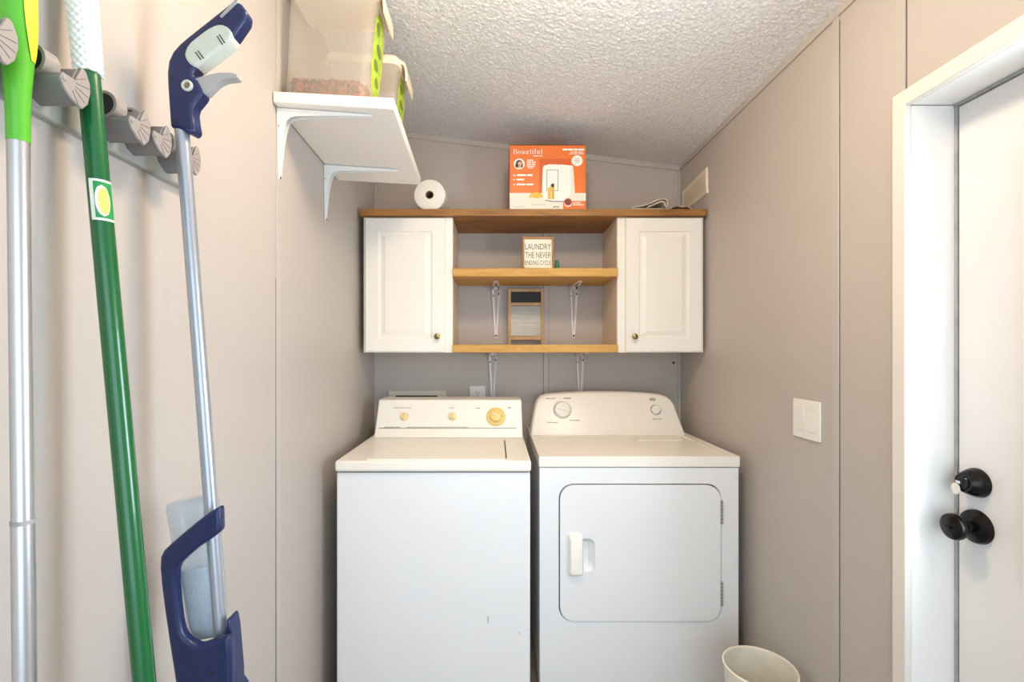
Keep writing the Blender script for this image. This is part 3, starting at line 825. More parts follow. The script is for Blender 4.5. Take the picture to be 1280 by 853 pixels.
print_part('printed_bowl', [ci(.765, .895, .05)], M['card_white'], 4)
print_part('printed_bowl', [ci(.765, .88, .048, 14)], M['red_print'], 5)
print_part('printed_badge', [ci(.885, .25, .072)], M['card_white'], 4)
print_part('printed_badge', [rc(.855, .22, .915, .228), rc(.845, .245, .925, .253), rc(.86, .27, .91, .278)], M['print_grey'], 5)
av = print_part('printed_portrait', [ci(.125, .30, .072)], M['card_white'], 3)
print_part('printed_portrait', [[(.07, .33), (.08, .35), (.11, .36), (.17, .355), (.175, .31), (.16, .255), (.125, .235), (.09, .255), (.08, .29)]], M['hair_print'], 4)
print_part('printed_portrait', [ci(.135, .295, .027, 14), [(.10, .365), (.165, .365), (.15, .33), (.12, .33)]], M['skin_print'], 5)
bm = bmesh.new()
def bars(u0, u1, v, h, n): word_bars(bm, U(u0), U(u1), V(v), h * H, lambda z: by - .0012, n)
bars(.23, .31, .25, .016, 1); bars(.225, .34, .28, .016, 2); bars(.225, .34, .31, .016, 2); bars(.225, .33, .34, .016, 2); bars(.24, .31, .365, .012, 1)
bars(.045, .075, .485, .02, 1); bars(.095, .30, .485, .028, 2); bars(.05, .07, .55, .018, 1); bars(.09, .19, .55, .024, 1); bars(.05, .07, .625, .018, 1); bars(.09, .31, .625, .026, 2)
bars(.695, .98, .095, .03, 4); bars(.80, .96, .125, .012, 3); bars(.78, .97, .15, .012, 3)
bars(.31, .43, .185, .014, 2); bars(.83, .93, .90, .014, 2); bars(.83, .97, .93, .014, 2)
mk('printed_lettering', bm, M['card_white'], t, smooth=False, fix=False)['kind'] = 'stuff'
bm = bmesh.new()
bars(.28, .47, .925, .006, 4); bars(.57, .65, .965, .02, 2); bars(.05, .20, .955, .004, 4)
mk('printed_lettering', bm, M['print_grey'], t, smooth=False, fix=False)['kind'] = 'stuff'
# the word "Beautiful" in serif letters: thick stems, thin hairlines and serifs
def serif_word(u0, u1, vb, xh, asc, yy):
    bm = bmesh.new()
    k = 0.95; TH = .16; TN = .055
    def bar(x0, z0, x1, z1, w0, w1=None):
        w1 = w0 if w1 is None else w1
        d = Vector((x1 - x0, z1 - z0)); n = Vector((-d.y, d.x)).normalized()
        P.append([(x0 + n.x * w0 / 2, z0 + n.y * w0 / 2), (x1 + n.x * w1 / 2, z1 + n.y * w1 / 2), (x1 - n.x * w1 / 2, z1 - n.y * w1 / 2), (x0 - n.x * w0 / 2, z0 - n.y * w0 / 2)])
    def stem(x, z0, z1, foot=True, head='l'):
        bar(x, z0, x, z1, TH)
        if foot: bar(x - .17, z0 + TN / 2, x + .17, z0 + TN / 2, TN)
        if head == 'l': bar(x - .17, z1 - TN, x, z1 - TN / 2, TN)
    def arc(cx, cz, rx, rz, a0, a1, n=12):
        pr = None
        for i in range(n):
            b0 = a0 + (a1 - a0) * i / n; b1 = a0 + (a1 - a0) * (i + 1) / n
            w = TN + (TH - TN) * abs(math.cos((b0 + b1) / 2)) ** 1.5
            bar(cx + rx * math.cos(b0), cz + rz * math.sin(b0), cx + rx * math.cos(b1) , cz + rz * math.sin(b1), w)
    P = []; x = 0.0; A = asc
    # B
    bar(.2, 0, .2, A, TH * 1.1); bar(0, TN / 2, .5, TN / 2, TN); bar(0, A - TN / 2, .48, A - TN / 2, TN); bar(.2, A * .53, .5, A * .53, TN)
    arc(.45, A * .77, .26, A * .225, -PI / 2, PI / 2); arc(.48, A * .27, .32, A * .25, -PI / 2, PI / 2)
    x = 1.0
    def ee(x): arc(x + .3, .5, .26, .46, .15, 2 * PI - .55, 18); bar(x + .06, .56, x + .56, .56, TN)
    ee(x); x += .72
    arc(x + .24, .26, .2, .23, .4, 2 * PI - .3, 14); bar(x + .46, .05, x + .46, .72, TH); arc(x + .26, .72, .2, .24, .0, PI * .9, 8); bar(x + .46, .04, x + .62, .08, TN); x += .78
    def uu(x): stem(x + .14, .2, 1, False); arc(x + .32, .24, .18, .22, PI, 2 * PI, 8); stem(x + .52, 0, 1, False); bar(x + .5, TN / 2, x + .7, TN / 2, TN)
    uu(x); x += .84
    bar(x + .2, .15, x + .2, 1.25, TH); bar(x, .97, x + .42, .97, TN); arc(x + .34, .17, .14, .15, PI, 1.8 * PI, 6); x += .52
    stem(x + .18, 0, 1); P.append([(x + .18 + .1 * math.cos(q * PI / 4), 1.3 + .1 * math.sin(q * PI / 4)) for q in range(8)]); x += .44
    bar(x + .2, 0, x + .2, 1.25, TH); bar(x, TN / 2, x + .4, TN / 2, TN); bar(x, .97, x + .44, .97, TN); arc(x + .36, 1.25, .16, .26, .2 * PI, PI, 7); x += .52
    uu(x); x += .84
    stem(x + .18, 0, 1.5); x += .4
    sx = (u1 - u0) / x
    for poly in P:
        pts = [(u0 + a * sx, vb + b * xh) for a, b in poly]
        ar = sum(pts[i][0] * pts[(i + 1) % len(pts)][1] - pts[(i + 1) % len(pts)][0] * pts[i][1] for i in range(len(pts)))
        flat(bm, pts if ar > 0 else pts[::-1], yy)
    return bm
mk('printed_title', serif_word(U(.045), U(.435), V(.148), H * .052, 1.45, by - .0012), M['card_white'], t, smooth=False, fix=False)

# paper towel roll
rr = .070
rc_ = at(537, 0, 2.19)
RZ = pz1 + rr + .0008
t = thing('paper_towel_roll', (rc_.x, 2.32, pz1), 'white paper towel roll lying end-on at the plank left end', 'paper towel')
mk('paper', lathe(bmesh.new(), [(.0185, .0), (.0185, -.001), (rr - .006, -.001), (rr, .003), (rr, .262), (rr - .005, .266), (.0185, .266), (.0185, 0)], (rc_.x, 2.19, RZ), (0, 1, 0), 56, cap=False), M['paper'], t)
mk('core', lathe(bmesh.new(), [(.0184, -.0015), (.0160, -.0015), (.0160, .2665), (.0184, .2665)], (rc_.x, 2.19, RZ), (0, 1, 0), 36, cap=False), M['cardboard'], t)
bm = bmesh.new()
pts = []
for i in range(9):
    a = .35 - i * .18
    pts.append((rc_.x + (rr + .001 + i * .0004) * math.cos(a), RZ + (rr + .001 + i * .0004) * math.sin(a)))
pts = [(x, max(z, pz1 + .001)) for x, z in pts]
pts += [(x + .0012, z) for x, z in reversed(pts)]
prism(bm, pts, lambda a, b: (a, 2.192, b), lambda a, b: (a, 2.452, b))
mk('loose_sheet', bm, M['paper'], t)

# folded cloth and the rumpled one beside it
def cloth_strip(name, path, y0, y1, th, m, amp, label, loc, seed):
    r = random.Random(seed)
    bm = bmesh.new(); loops = []
    ny = 10
    for j in range(ny + 1):
        y = y0 + (y1 - y0) * j / ny
        up, dn = [], []
        for i, (x, z) in enumerate(path):
            a = path[max(i - 1, 0)]; b = path[min(i + 1, len(path) - 1)]
            d = Vector((b[0] - a[0], b[1] - a[1])).normalized(); n = Vector((-d.y, d.x))
            w = amp * math.sin(y * 37 + i * .9 + seed) * (z - loc[2] > .004)
            up.append((x + n.x * th / 2, y, z + n.y * th / 2 + w)); dn.append((x - n.x * th / 2, y, z - n.y * th / 2 + w))
        loops.append(up + dn[::-1])
    loft(bm, loops)
    return tag(mk(name, bm, m, loc=loc, angle=70), label, 'cloth')
yq = 2.20
q = lambda px, py: (at(px, py, yq).x, at(px, py, yq).z)
base = pz1 + .0035
p0 = [q(788, 0)[0], q(831, 0)[0]]
K = 1.35
path = [(p0[0] + .14, base), (p0[0] + .07, base), (p0[0] + .012, base + .001), (p0[0], base + .003), (p0[0] + .004, base + .0075), (p0[0] + .03, base + .009), (p0[0] + .06, base + .013), (p0[0] + .09, base + .021), (p0[0] + .115, base + .030), (p0[0] + .135, base + .035), (p0[0] + .150, base + .034), (p0[0] + .159, base + .027), (p0[0] + .159, base + .016), (p0[0] + .152, base + .007), (p0[0] + .147, base + .012), (p0[0] + .145, base + .022), (p0[0] + .13, base + .026), (p0[0] + .11, base + .020), (p0[0] + .085, base + .012), (p0[0] + .07, base + .0065)]
path = [(x, base + (z - base) * K) for x, z in path]
cloth_strip('folded_cloth', path, 2.175, 2.36, .006, M['cloth'], .0012, 'beige cloth folded into a wedge on the right end of the plank', (p0[0] + .08, 2.27, pz1), 3)
x0 = q(834, 0)[0]
path = [(x0, base - .001), (x0 + .02, base + .010), (x0 + .04, base + .015), (x0 + .06, base + .012), (x0 + .08, base + .016), (x0 + .095, base + .009), (x0 + .105, base - .001)]
cloth_strip('crumpled_rag', path, 2.18, 2.33, .006, M['cloth_brown'], .002, 'flat crumpled brown rag on the plank below the wall vent', (x0 + .05, 2.26, pz1), 8)

# framed sign
sy = 2.22
sx0, sx1 = at(653, 0, sy).x, at(692.5, 0, sy).x
sz0, sz1 = m1z1 + .0003, at(0, 296, sy).z
t = thing('framed_sign', ((sx0 + sx1) / 2, sy, sz0), 'small wood-framed laundry sign with dark hand lettering on the pine shelf', 'sign')
fw = .009
mk('frame_rail', B(sx0, sx1, sy, sy + .02, sz1 - fw, sz1), M['frame_wood'], t, bevel=.001)
mk('frame_rail', B(sx0, sx1, sy, sy + .02, sz0, sz0 + fw), M['frame_wood'], t, bevel=.001)
mk('frame_stile', B(sx0, sx0 + fw, sy, sy + .02, sz0 + fw, sz1 - fw), M['frame_wood'], t, bevel=.001)
mk('frame_stile', B(sx1 - fw, sx1, sy, sy + .02, sz0 + fw, sz1 - fw), M['frame_wood'], t, bevel=.001)
mk('board', B(sx0 + fw, sx1 - fw, sy + .008, sy + .015, sz0 + fw, sz1 - fw), M['sign_paper'], t)
ix0, ix1 = sx0 + fw + .004, sx1 - fw - .004
hh = sz1 - sz0
for s, v0, v1 in (('LAUNDRY', .625, .80), ('THE NEVER', .37, .545), ('ENDING CYCLE', .16, .295)):
    mk('lettering', text_bm(s, ix0, ix1, sz0 + v0 * hh, sz0 + v1 * hh, sy + .0076), M['sign_ink'], t, smooth=False, fix=False)
# little green jar next to the sign
gx = at(696.5, 0, 2.23).x
t = thing('green_jar', (gx, 2.245, m1z1), 'tiny green jar standing right of the framed sign', 'jar')
mk('jar_body', lathe(bmesh.new(), [(.009, 0), (.0115, .003), (.0115, .03), (.008, .038)], (gx, 2.245, m1z1 + .0003), n=20), M['green_glass'], t)
mk('jar_lid', lathe(bmesh.new(), [(.0085, .038), (.009, .040), (.009, .046), (.007, .048)], (gx, 2.245, m1z1 + .0003), n=20), M['green_glass'], t)

# washboard on the lower shelf
wy_ = 2.44
Z = lambda py: at(0, py, wy_).z
xa, xb, xc, xd = (at(p, 0, wy_).x for p in (635, 638.8, 676.2, 680))
zb0 = m2z1 + .0003
t = thing('washboard', ((xa + xd) / 2, wy_, zb0), 'small wooden washboard with a ribbed metal plate against the back wall', 'washboard')
mk('leg_rail', B(xa, xb, wy_, wy_ + .018, zb0, Z(361)), M['light_wood'], t, bevel=.0015)
mk('leg_rail', B(xc, xd, wy_, wy_ + .018, zb0, Z(361)), M['light_wood'], t, bevel=.0015)
for a, b2 in ((364.8, 361), (382.4, 378.4), (425.3, 420.2)):
    mk('cross_rail', B(xb, xc, wy_ + .001, wy_ + .017, Z(a), Z(b2)), M['light_wood'], t, bevel=.0012)
mk('black_panel', B(xb, xc, wy_ + .008, wy_ + .013, Z(378.4), Z(364.8)), M['black_board'], t)
bm = bmesh.new()
n = 22; za, zb_ = Z(420.2), Z(382.4)
lp0, lp1 = [], []
rows = []
for i in range(n * 6 + 1):
    z = za + (zb_ - za) * i / (n * 6)
    y = wy_ + .009 - .0022 * (.5 - .5 * math.cos(2 * PI * i / 6))
    rows.append([(xb, y, z), (xc, y, z), (xc, wy_ + .013, z), (xb, wy_ + .013, z)])
loft(bm, rows)
mk('ribbed_plate', bm, M['zinc'], t, angle=80)

# wall outlet
ox_, oz_ = at(597, 0, YB).x, at(0, 482.5, YB).z - .06
t = thing('wall_outlet', (ox_, YB, oz_), 'white duplex wall outlet low on the back wall above the washer', 'outlet')
mk('cover_plate', prism(bmesh.new(), rrect(ox_ - .04, ox_ + .04, oz_ - .06, oz_ + .06, .004, 3), lambda a, b: (a, YB, b), lambda a, b: (a, YB - .006, b)), M['plate_white'], t, bevel=.002)
for s in (-1, 1):
    r = mk('receptacle', prism(bmesh.new(), circ(ox_, oz_ + s * .021, .0175, .0145, 24), lambda a, b: (a, YB - .005, b), lambda a, b: (a, YB - .0085, b)), M['plate_white'], t)
    for sx in (-.0065, .0065):
        mk('slot', B(ox_ + sx - .0012, ox_ + sx + .0012, YB - .0089, YB - .0075, oz_ + s * .021, oz_ + s * .021 + .009), M['dark'], r)
    mk('ground_hole', lathe(bmesh.new(), [(.0025, 0), (.0025, .0008)], (ox_, YB - .0083, oz_ + s * .021 - .007), (0, -1, 0), 12), M['dark'], r)
mk('screw', lathe(bmesh.new(), [(.003, 0), (.003, .001), (0, .0015)], (ox_, YB - .006, oz_), (0, -1, 0), 12), M['chrome'], t)

# recessed supply box for the washer hoses
qx0, qx1 = at(486.5, 0, YB).x, at(558, 0, YB).x
qz1 = at(0, 488.5, YB).z; qz0 = qz1 - .2
t = thing('hose_supply_box', ((qx0 + qx1) / 2, YB, qz0), 'cream plastic washer hose outlet box on the back wall, partly behind the washer', 'outlet box')
e1 = at(494.5, 0, YB).x; e2 = at(547, 0, YB).x; ez = qz1 - .024
bm = bmesh.new()
box(bm, qx0, e1, YB - .014, YB, qz0, qz1); box(bm, e2, qx1, YB - .014, YB, qz0, qz1); box(bm, e1, e2, YB - .014, YB, ez, qz1); box(bm, e1, e2, YB - .014, YB, qz0, qz0 + .03)
mk('surround', bm, M['box_cream'], t)
mk('box_back', B(e1, e2, YB - .002, YB - .0005, qz0 + .03, ez), M['dark'], t)
for px in (e1 + .05, e2 - .05):
    v_ = mk('valve', lathe(bmesh.new(), [(.012, 0), (.012, .02), (.008, .022), (.008, .05)], (px, YB - .013, qz0 + .03), n=16), M['brass'], t)

# round-headed screw in the back wall
t = tag(mk('wall_screw', lathe(bmesh.new(), [(.006, -.001), (.006, .003), (.004, .006), (0, .0065)], at(841.7, 453.6, YB), (0, -1, 0), 16), M['screw'], loc=at(841.7, 453.6, YB)), 'small dark screw head in the back wall under the right cabinet', 'screw')

# air register on the right wall
t = thing('wall_vent', (XR, 2.30, 1.98), 'cream louvred air register high on the right wall beside the plank', 'vent', rot=(math.radians(-3.0), 0, 0))
ya, yb_, za, zb_ = 2.158, 2.445, 1.985, 2.102
bm = bmesh.new()
rect_ring(bm, (ya, za), (yb_, zb_), [(0, XR), (0, XR - .004), (.004, XR - .008), (.016, XR - .008), (.022, XR - .005), (.022, XR)])
mk('frame', bm, M['vent'], t)
mk('backing', B(XR - .002, XR - .0005, ya + .02, yb_ - .02, za + .02, zb_ - .02), M['cab_side'], t)
for i in range(9):
    z = za + .026 + i * (zb_ - za - .052) / 8
    bm = bmesh.new()
    hexa(bm, [(XR - .002, ya + .021, z - .0035), (XR - .0065, ya + .021, z - .0065), (XR - .0065, yb_ - .021, z - .0065), (XR - .002, yb_ - .021, z - .0035)],
         [(XR - .002, ya + .021, z + .003), (XR - .0065, ya + .021, z), (XR - .0065, yb_ - .021, z), (XR - .002, yb_ - .021, z + .003)])
    mk('louvre', bm, M['vent'], t)

# light switch on the right wall
y0, y1, z0, z1 = 1.407, 1.536, 1.029, 1.147
t = thing('light_switch', (XR, (y0 + y1) / 2, (z0 + z1) / 2), 'white double rocker light switch on the right wall by the door', 'switch')
mk('cover_plate', prism(bmesh.new(), rrect(y0, y1, z0, z1, .005, 4), lambda a, b: (XR, a, b), lambda a, b: (XR - .006, a, b)), M['plate_white'], t, bevel=.0025, seg=3)
for i, yc in enumerate(((y0 + y1) / 2 + .024, (y0 + y1) / 2 - .024)):
    zc = (z0 + z1) / 2
    bm = bmesh.new()
    k = .0035 * (1 if i else -1)
    hexa(bm, [(XR - .005, yc - .0165, zc - .033), (XR - .005, yc + .0165, zc - .033), (XR - .005, yc + .0165, zc + .033), (XR - .005, yc - .0165, zc + .033)],
         [(XR - .008 - k * .5, yc - .0165, zc - .033), (XR - .008 - k * .5, yc + .0165, zc - .033), (XR - .008 + k * .5, yc + .0165, zc + .033), (XR - .008 + k * .5, yc - .0165, zc + .033)])
    mk('rocker', bm, M['plate_white'], t, bevel=.0008, seg=1)
    mk('rocker_gap', B(XR - .0063, XR - .0055, yc - .0175, yc + .0175, zc - .0345, zc + .0345), M['cab_side'], t)

# waste bin
bxc, byc, bh = .80, 1.48, .339
t = thing('waste_bin', (bxc, byc, 0), 'small cream printed plastic waste bin in front of the dryer right corner', 'bin')
mk('bin_wall', lathe(bmesh.new(), [(.0, .002), (.078, .002), (.08, .008), (.1015, bh - .004)], (bxc, byc, 0), n=56, cap=False), M['bin'], t)
mk('bin_lining', lathe(bmesh.new(), [(.0, .008), (.076, .008), (.0985, bh - .004)], (bxc, byc, 0), n=56, cap=False), M['bin_in'], t, fix=False)
mk('rim', lathe(bmesh.new(), [(.0985, bh - .005), (.1035, bh - .005), (.104, bh - .001), (.1025, bh + .001), (.0995, bh + .001), (.0985, bh - .001), (.0985, bh - .005)], (bxc, byc, 0), n=56, cap=False), M['tub_lid'], t)

# ------------------------------------------------------------------ white shelf on the left wall with pet food tubs
SY0, SY1 = 1.350, 1.905
SX0, SX1 = XL + .002, -.282
def shz(x, y):       # underside height of the slightly sagging shelf
    a = (x - SX0) / (SX1 - SX0); b = (y - SY0) / (SY1 - SY0)
    return 1.984 - .019 * a - .024 * b
th = .032
bm = bmesh.new()
cs = [(SX0, SY0), (SX1, SY0), (SX1 - .012, SY1), (SX0, SY1)]
hexa(bm, [(x, y, shz(x, y)) for x, y in cs], [(x, y, shz(x, y) + th) for x, y in cs])
tag(mk('shelf_board', bm, M['shelf_white'], bevel=.004, seg=3, loc=(XL, 1.63, 1.96)), 'white painted shelf board high on the left wall holding two tubs', 'shelf')
bW = bracket(.195, .262, .0135, .005, M['bracket'], 'white metal bracket under the near end of the left wall shelf', 'brackets of the left wall shelf', deep=.024, drop=.058)
bW.rotation_euler = (0, 0, PI / 2)
bW.location = (XL + .0035, 1.386, shz(SX0, 1.395) - .0015)
o = copy_tree(bW); o['label'] = 'white metal bracket under the far end of the left wall shelf'
o.location = (XL + .0015, 1.765, shz(SX0, 1.775) - .0015)
tiltx = math.atan2(-.024, SY1 - SY0); tilty = math.atan2(.019, SX1 - SX0)

def tub(xa, xb, ya, yb, hgt, label, flip):
    """milky storage tub with a flip-top lid, built upright round its base and set on the tilted shelf"""
    cx, cy = (xa + xb) / 2, (ya + yb) / 2
    z0 = shz(cx, cy) + th + .0008
    t = thing('storage_tub', (cx, cy, z0), label, 'food tub', 'pet food tubs')
    w, d = (xb - xa) / 2, (yb - ya) / 2
    def loop(s, z, r=.022, dx=0):
        return [(cx + dx + a, cy + b, z0 + z) for a, b in rrect(-w * s, w * s, -d * s, d * s, r, 5)]
    bm = bmesh.new()
    loft(bm, [loop(.93, .0), loop(.96, .004), loop(1.03, hgt - .002)], True, False)
    mk('tub_body', bm, M['tub'], t)
    bm = bmesh.new()
    loft(bm, [loop(1.05, hgt - .010), loop(1.06, hgt), loop(1.05, hgt + .012), loop(.99, hgt + .022)], True, True)
    l = mk('lid', bm, M['tub_lid'], t)
    # pouring flap: curves out over the right side and hangs down
    bm = bmesh.new()
    x1 = cx + w * 1.05
    prof = [(x1 - .05, hgt + .026), (x1 - .02, hgt + .026), (x1 + .002, hgt + .021), (x1 + .015, hgt + .010), (x1 + .021, hgt - .008), (x1 + .025, hgt - .048),
            (x1 + .018, hgt - .050), (x1 + .014, hgt - .012), (x1 + .010, hgt + .002), (x1 + .0, hgt + .010), (x1 - .02, hgt + .016), (x1 - .05, hgt + .016)]
    prism(bm, prof, lambda a, b: (a, cy - d * .72, z0 + b), lambda a, b: (a, cy + d * .72, z0 + b))
    mk('pour_flap', bm, M['tub_lid'], l, bevel=.002)
    # label sticker on the right side
    bm = bmesh.new()
    def side(yy, z): return (cx + w * (.958 + .072 * z / hgt) + .0010, cy + yy, z0 + z)
    lab = smooth_closed([(-d * .55, hgt * .90), (-d * .70, hgt * .62), (-d * .62, hgt * .26), (d * .1, hgt * .12), (d * .62, hgt * .3), (d * .70, hgt * .66), (d * .4, hgt * .93)], 2)
    bm.faces.new([bm.verts.new(side(a, b)) for a, b in lab])
    lb = mk('label', bm, M['label_green'], t, smooth=False)
    bm = bmesh.new()
    for (a, b, r1, r2) in ((-.2, .78, .25, .06), (.1, .62, .35, .05), (-.1, .46, .3, .05), (.15, .33, .25, .04)):
        bm.faces.new([bm.verts.new(Vector(side(d * a + d * r1 * math.cos(k * PI / 6), hgt * b + hgt * r2 * math.sin(k * PI / 6))) + Vector((.0006, 0, 0))) for k in range(12)])
    mk('label_print', bm, M['label_dark'], lb, smooth=False)
    t.rotation_euler = (tiltx, tilty, 0)
    return t, cx, cy, z0, w, d
t1, cx, cy, z0, w, d = tub(-.608, -.368, 1.382, 1.545, .330, 'taller milky tub with brown kibble at the near end of the white wall shelf', False)
# kibble in the tub
def kibble(cx, cy, z0, w, d, top, label, n):
    bm = bmesh.new(); r = random.Random(5)
    loft(bm, [[(cx + a, cy + b, z0 + z) for a, b in rrect(-w * .885, w * .885, -d * .84, d * .84, .016, 4)] for z in (.009, top - .012)])
    tmpl = bmesh.new(); bmesh.ops.create_icosphere(tmpl, subdivisions=1, radius=1.0)
    tv = [v.co.copy() for v in tmpl.verts]; tf = [[v.index for v in f.verts] for f in tmpl.faces]; tmpl.free()
    for k in range(n):
        if k % 3 == 0:   # top layer
            x = r.uniform(-.88, .88) * w; y = r.uniform(-.84, .84) * d; z = top - .012 + .010 * math.sin(x * 26 + 1) * .6 + r.uniform(0, .008)
        else:            # against the walls
            if r.random() < .65: x = r.uniform(-.80, .80) * w; y = -.885 * d
            else: x = .90 * w; y = r.uniform(-.72, .72) * d
            z = r.uniform(.016, top - .008)
        R = Matrix.Rotation(r.uniform(0, PI), 3, Vector((r.uniform(-1, 1), r.uniform(-1, 1), r.uniform(-1, 1) + .01)).normalized())
        vs = [bm.verts.new(R @ Vector((c.x * .0044, c.y * .0040, c.z * .0028)) + Vector((cx + x, cy + y, z0 + z))) for c in tv]
        for f in tf: bm.faces.new([vs[i] for i in f])
    o = mk('kibble', bm, M['kibble'], loc=(cx, cy, z0), fix=False)
    o.rotation_euler = (tiltx, tilty, 0)
    return tag(o, label, 'pet food', kind='stuff')
kibble(cx, cy, z0, w, d, .070, 'brown dry pet kibble filling the bottom of the near tub', 1700)
tub(-.575, -.340, 1.60, 1.765, .262, 'shorter milky tub behind the taller one on the white wall shelf', True)

# ------------------------------------------------------------------ tool rack on the left wall
RKZ = 1.648
t = thing('tool_rack', (XL, .72, RKZ), 'grey plastic broom holder rail with gripping blocks on the left wall', 'tool rack')
mk('rail', B(XL, XL + .016, .40, .96, RKZ - .036, RKZ + .022), M['rail'], t, bevel=.004, seg=3)
fan = [(-.023, -.002), (-.020, .006), (.0, .006), (.010, .0275), (.016, .026), (.0225, .012), (.023, 0), (.019, -.017), (.010, -.0275), (-.006, -.022), (-.018, -.012)]
for k, yc in enumerate((.541, .641, .757, .808, .890)):
    bb = mk('holder_block', prism(bmesh.new(), [(a * .9 - .002, b * .92) for a, b in fan], lambda a, b: (XL + .012, yc + a, RKZ + b), lambda a, b: (-.556, yc + a, RKZ + b)), M['rack'], t, bevel=.0015)
    cp = mk('fan_cap', prism(bmesh.new(), fan, lambda a, b: (-.556, yc + a, RKZ + b), lambda a, b: (-.5515, yc + a, RKZ + b)), M['rack_cap'], t, bevel=.0012)
    bm = bmesh.new()
    for a in (-58, -35, -14, 8, 30):
        a = math.radians(a); c0 = Vector((0, yc - .012, RKZ)); dd_ = Vector((0, math.cos(a), math.sin(a))); nn = Vector((0, -math.sin(a), math.cos(a)))
        s0, s1 = .012, .033 - .004 * abs(a)
        ex = Vector((.0006, 0, 0)); bs = Vector((-.5517, 0, 0))
        qd = [c0 + dd_ * s0 + nn * .0005, c0 + dd_ * s1 + nn * .0005, c0 + dd_ * s1 - nn * .0005, c0 + dd_ * s0 - nn * .0005]
        hexa(bm, [p + bs for p in qd], [p + bs + ex for p in qd])
    mk('fan_ribs', bm, M['rack_groove'], cp)
    mk('pivot_stud', lathe(bmesh.new(), [(.0035, 0), (.0035, .001), (0, .002)], (-.5515, yc - .017, RKZ - .001), (1, 0, 0), 14), M['rack_cap'], cp)
    if k:
        r = mk('roller', lathe(bmesh.new(), [(.0205, .022), (.0205, .0), (.0165, -.0005), (.016, .002)], (-.592, yc - .022, RKZ + .022), (0, 1, 0), 28), M['rack_cap'], t)
        mk('rubber_pad', lathe(bmesh.new(), [(.016, .0), (.016, .004)], (-.592, yc - .0205, RKZ + .022), (0, 1, 0), 24), M['rubber'], r)

# --- lime and aluminium mop
Y1 = .593
A0 = at(23, 178, Y1); A1 = at(31, 853, Y1)
def on(a, b, z): k = (a.z - z) / (a.z - b.z); return a + (b - a) * k
t = thing('lime_mop', (on(A0, A1, 0).x, Y1, 0), 'mop with lime grip and silver pole, nearest the camera on the rack', 'mop', 'cleaning tools on the rack')
zj = at(0, 652, Y1).z
mk('pole', tube(bmesh.new(), [on(A0, A1, A0.z + .02), on(A0, A1, zj)], .0109, 28), M['alu'], t)
mk('pole_ring', tube(bmesh.new(), [on(A0, A1, zj + .002), on(A0, A1, zj - .003)], .0118, 28), M['gasket'], t)
mk('lower_pole', tube(bmesh.new(), [on(A0, A1, zj), on(A0, A1, .06)], .0114, 28), M['alu'], t)
gp = [(A0.z, .0114), (A0.z + .03, .0116), (A0.z + .06, .0125), (A0.z + .10, .0155), (A0.z + .14, .0180), (A0.z + .20, .0182), (A0.z + .25, .016), (A0.z + .27, .012), (A0.z + .272, .002)]
hg = mk('handle', tube(bmesh.new(), [on(A0, A1, z) for z, r in gp], [r for z, r in gp], 32), M['lime'], t, angle=60)
bm = bmesh.new()
# soft yellow inlay wrapped on the camera-right side of the handle
rows = []
for i in range(13):
    z = A0.z + .100 + i * .0120
    r = .0157 + .0030 * math.sin(min(1, i / 4) * PI / 2) + (.0 if i < 9 else -.0005 * (i - 9))
    r = max(.0135, r)
    half = .78 * math.sin(PI * (i + .6) / 13.2) ** .6
    c0 = on(A0, A1, z)
    rows.append([c0 + Vector((math.cos(a), math.sin(a), 0)) * (r + .0006) for a in [(.30 - half) + 2 * half * j / 10 for j in range(11)]])
loft(bm, rows, False, False, closed=False)
mk('soft_inlay', bm, M['yellow_soft'], hg, angle=80)
bz = on(A0, A1, .05)
mk('mop_socket', tube(bmesh.new(), [on(A0, A1, .10), on(A0, A1, .035)], [.017, .02], 20), M['lime'], t)
mk('mop_head', B(bz.x - .045, bz.x + .05, Y1 - .13, Y1 + .06, .012, .035), M['lime'], t, bevel=.006)
mk('mop_pad', B(bz.x - .05, bz.x + .055, Y1 - .14, Y1 + .065, .0, .012), M['foam_white'], t, bevel=.004)

# --- green broom with white grip
Y2 = .69
A0 = at(120.5, 200, Y2); A1 = at(180.5, 853, Y2)
t = thing('green_broom', (on(A0, A1, 0).x, Y2, 0), 'green pole broom with white dimpled grip between the other two tools', 'broom', 'cleaning tools on the rack')
zg = at(0, 93, Y2).z
mk('pole', tube(bmesh.new(), [on(A0, A1, zg + .04), on(A0, A1, .10)], .0139, 32), M['green_pole'], t)
bm = bmesh.new(); rows = []
a_, u_, v_ = frame_of(A0 - A1)
nz_, nt_ = 210, 88
for i in range(nz_ + 1):
    z = zg + i * (.235 / nz_)
    c0 = on(A0, A1, z); R0 = .0165 + .0022 * min(1, i / 120)
    if i > nz_ - 6: R0 *= math.sqrt(max(.05, 1 - ((i - nz_ + 6) / 6.2) ** 2))
    rows.append([c0 + (u_ * math.cos(2 * PI * j / nt_) + v_ * math.sin(2 * PI * j / nt_)) * (R0 + .0015 * math.cos(11 * 2 * PI * j / nt_) * math.cos(i * .62)) for j in range(nt_)])
loft(bm, rows)
mk('grip', bm, M['foam_white'], t, angle=80)
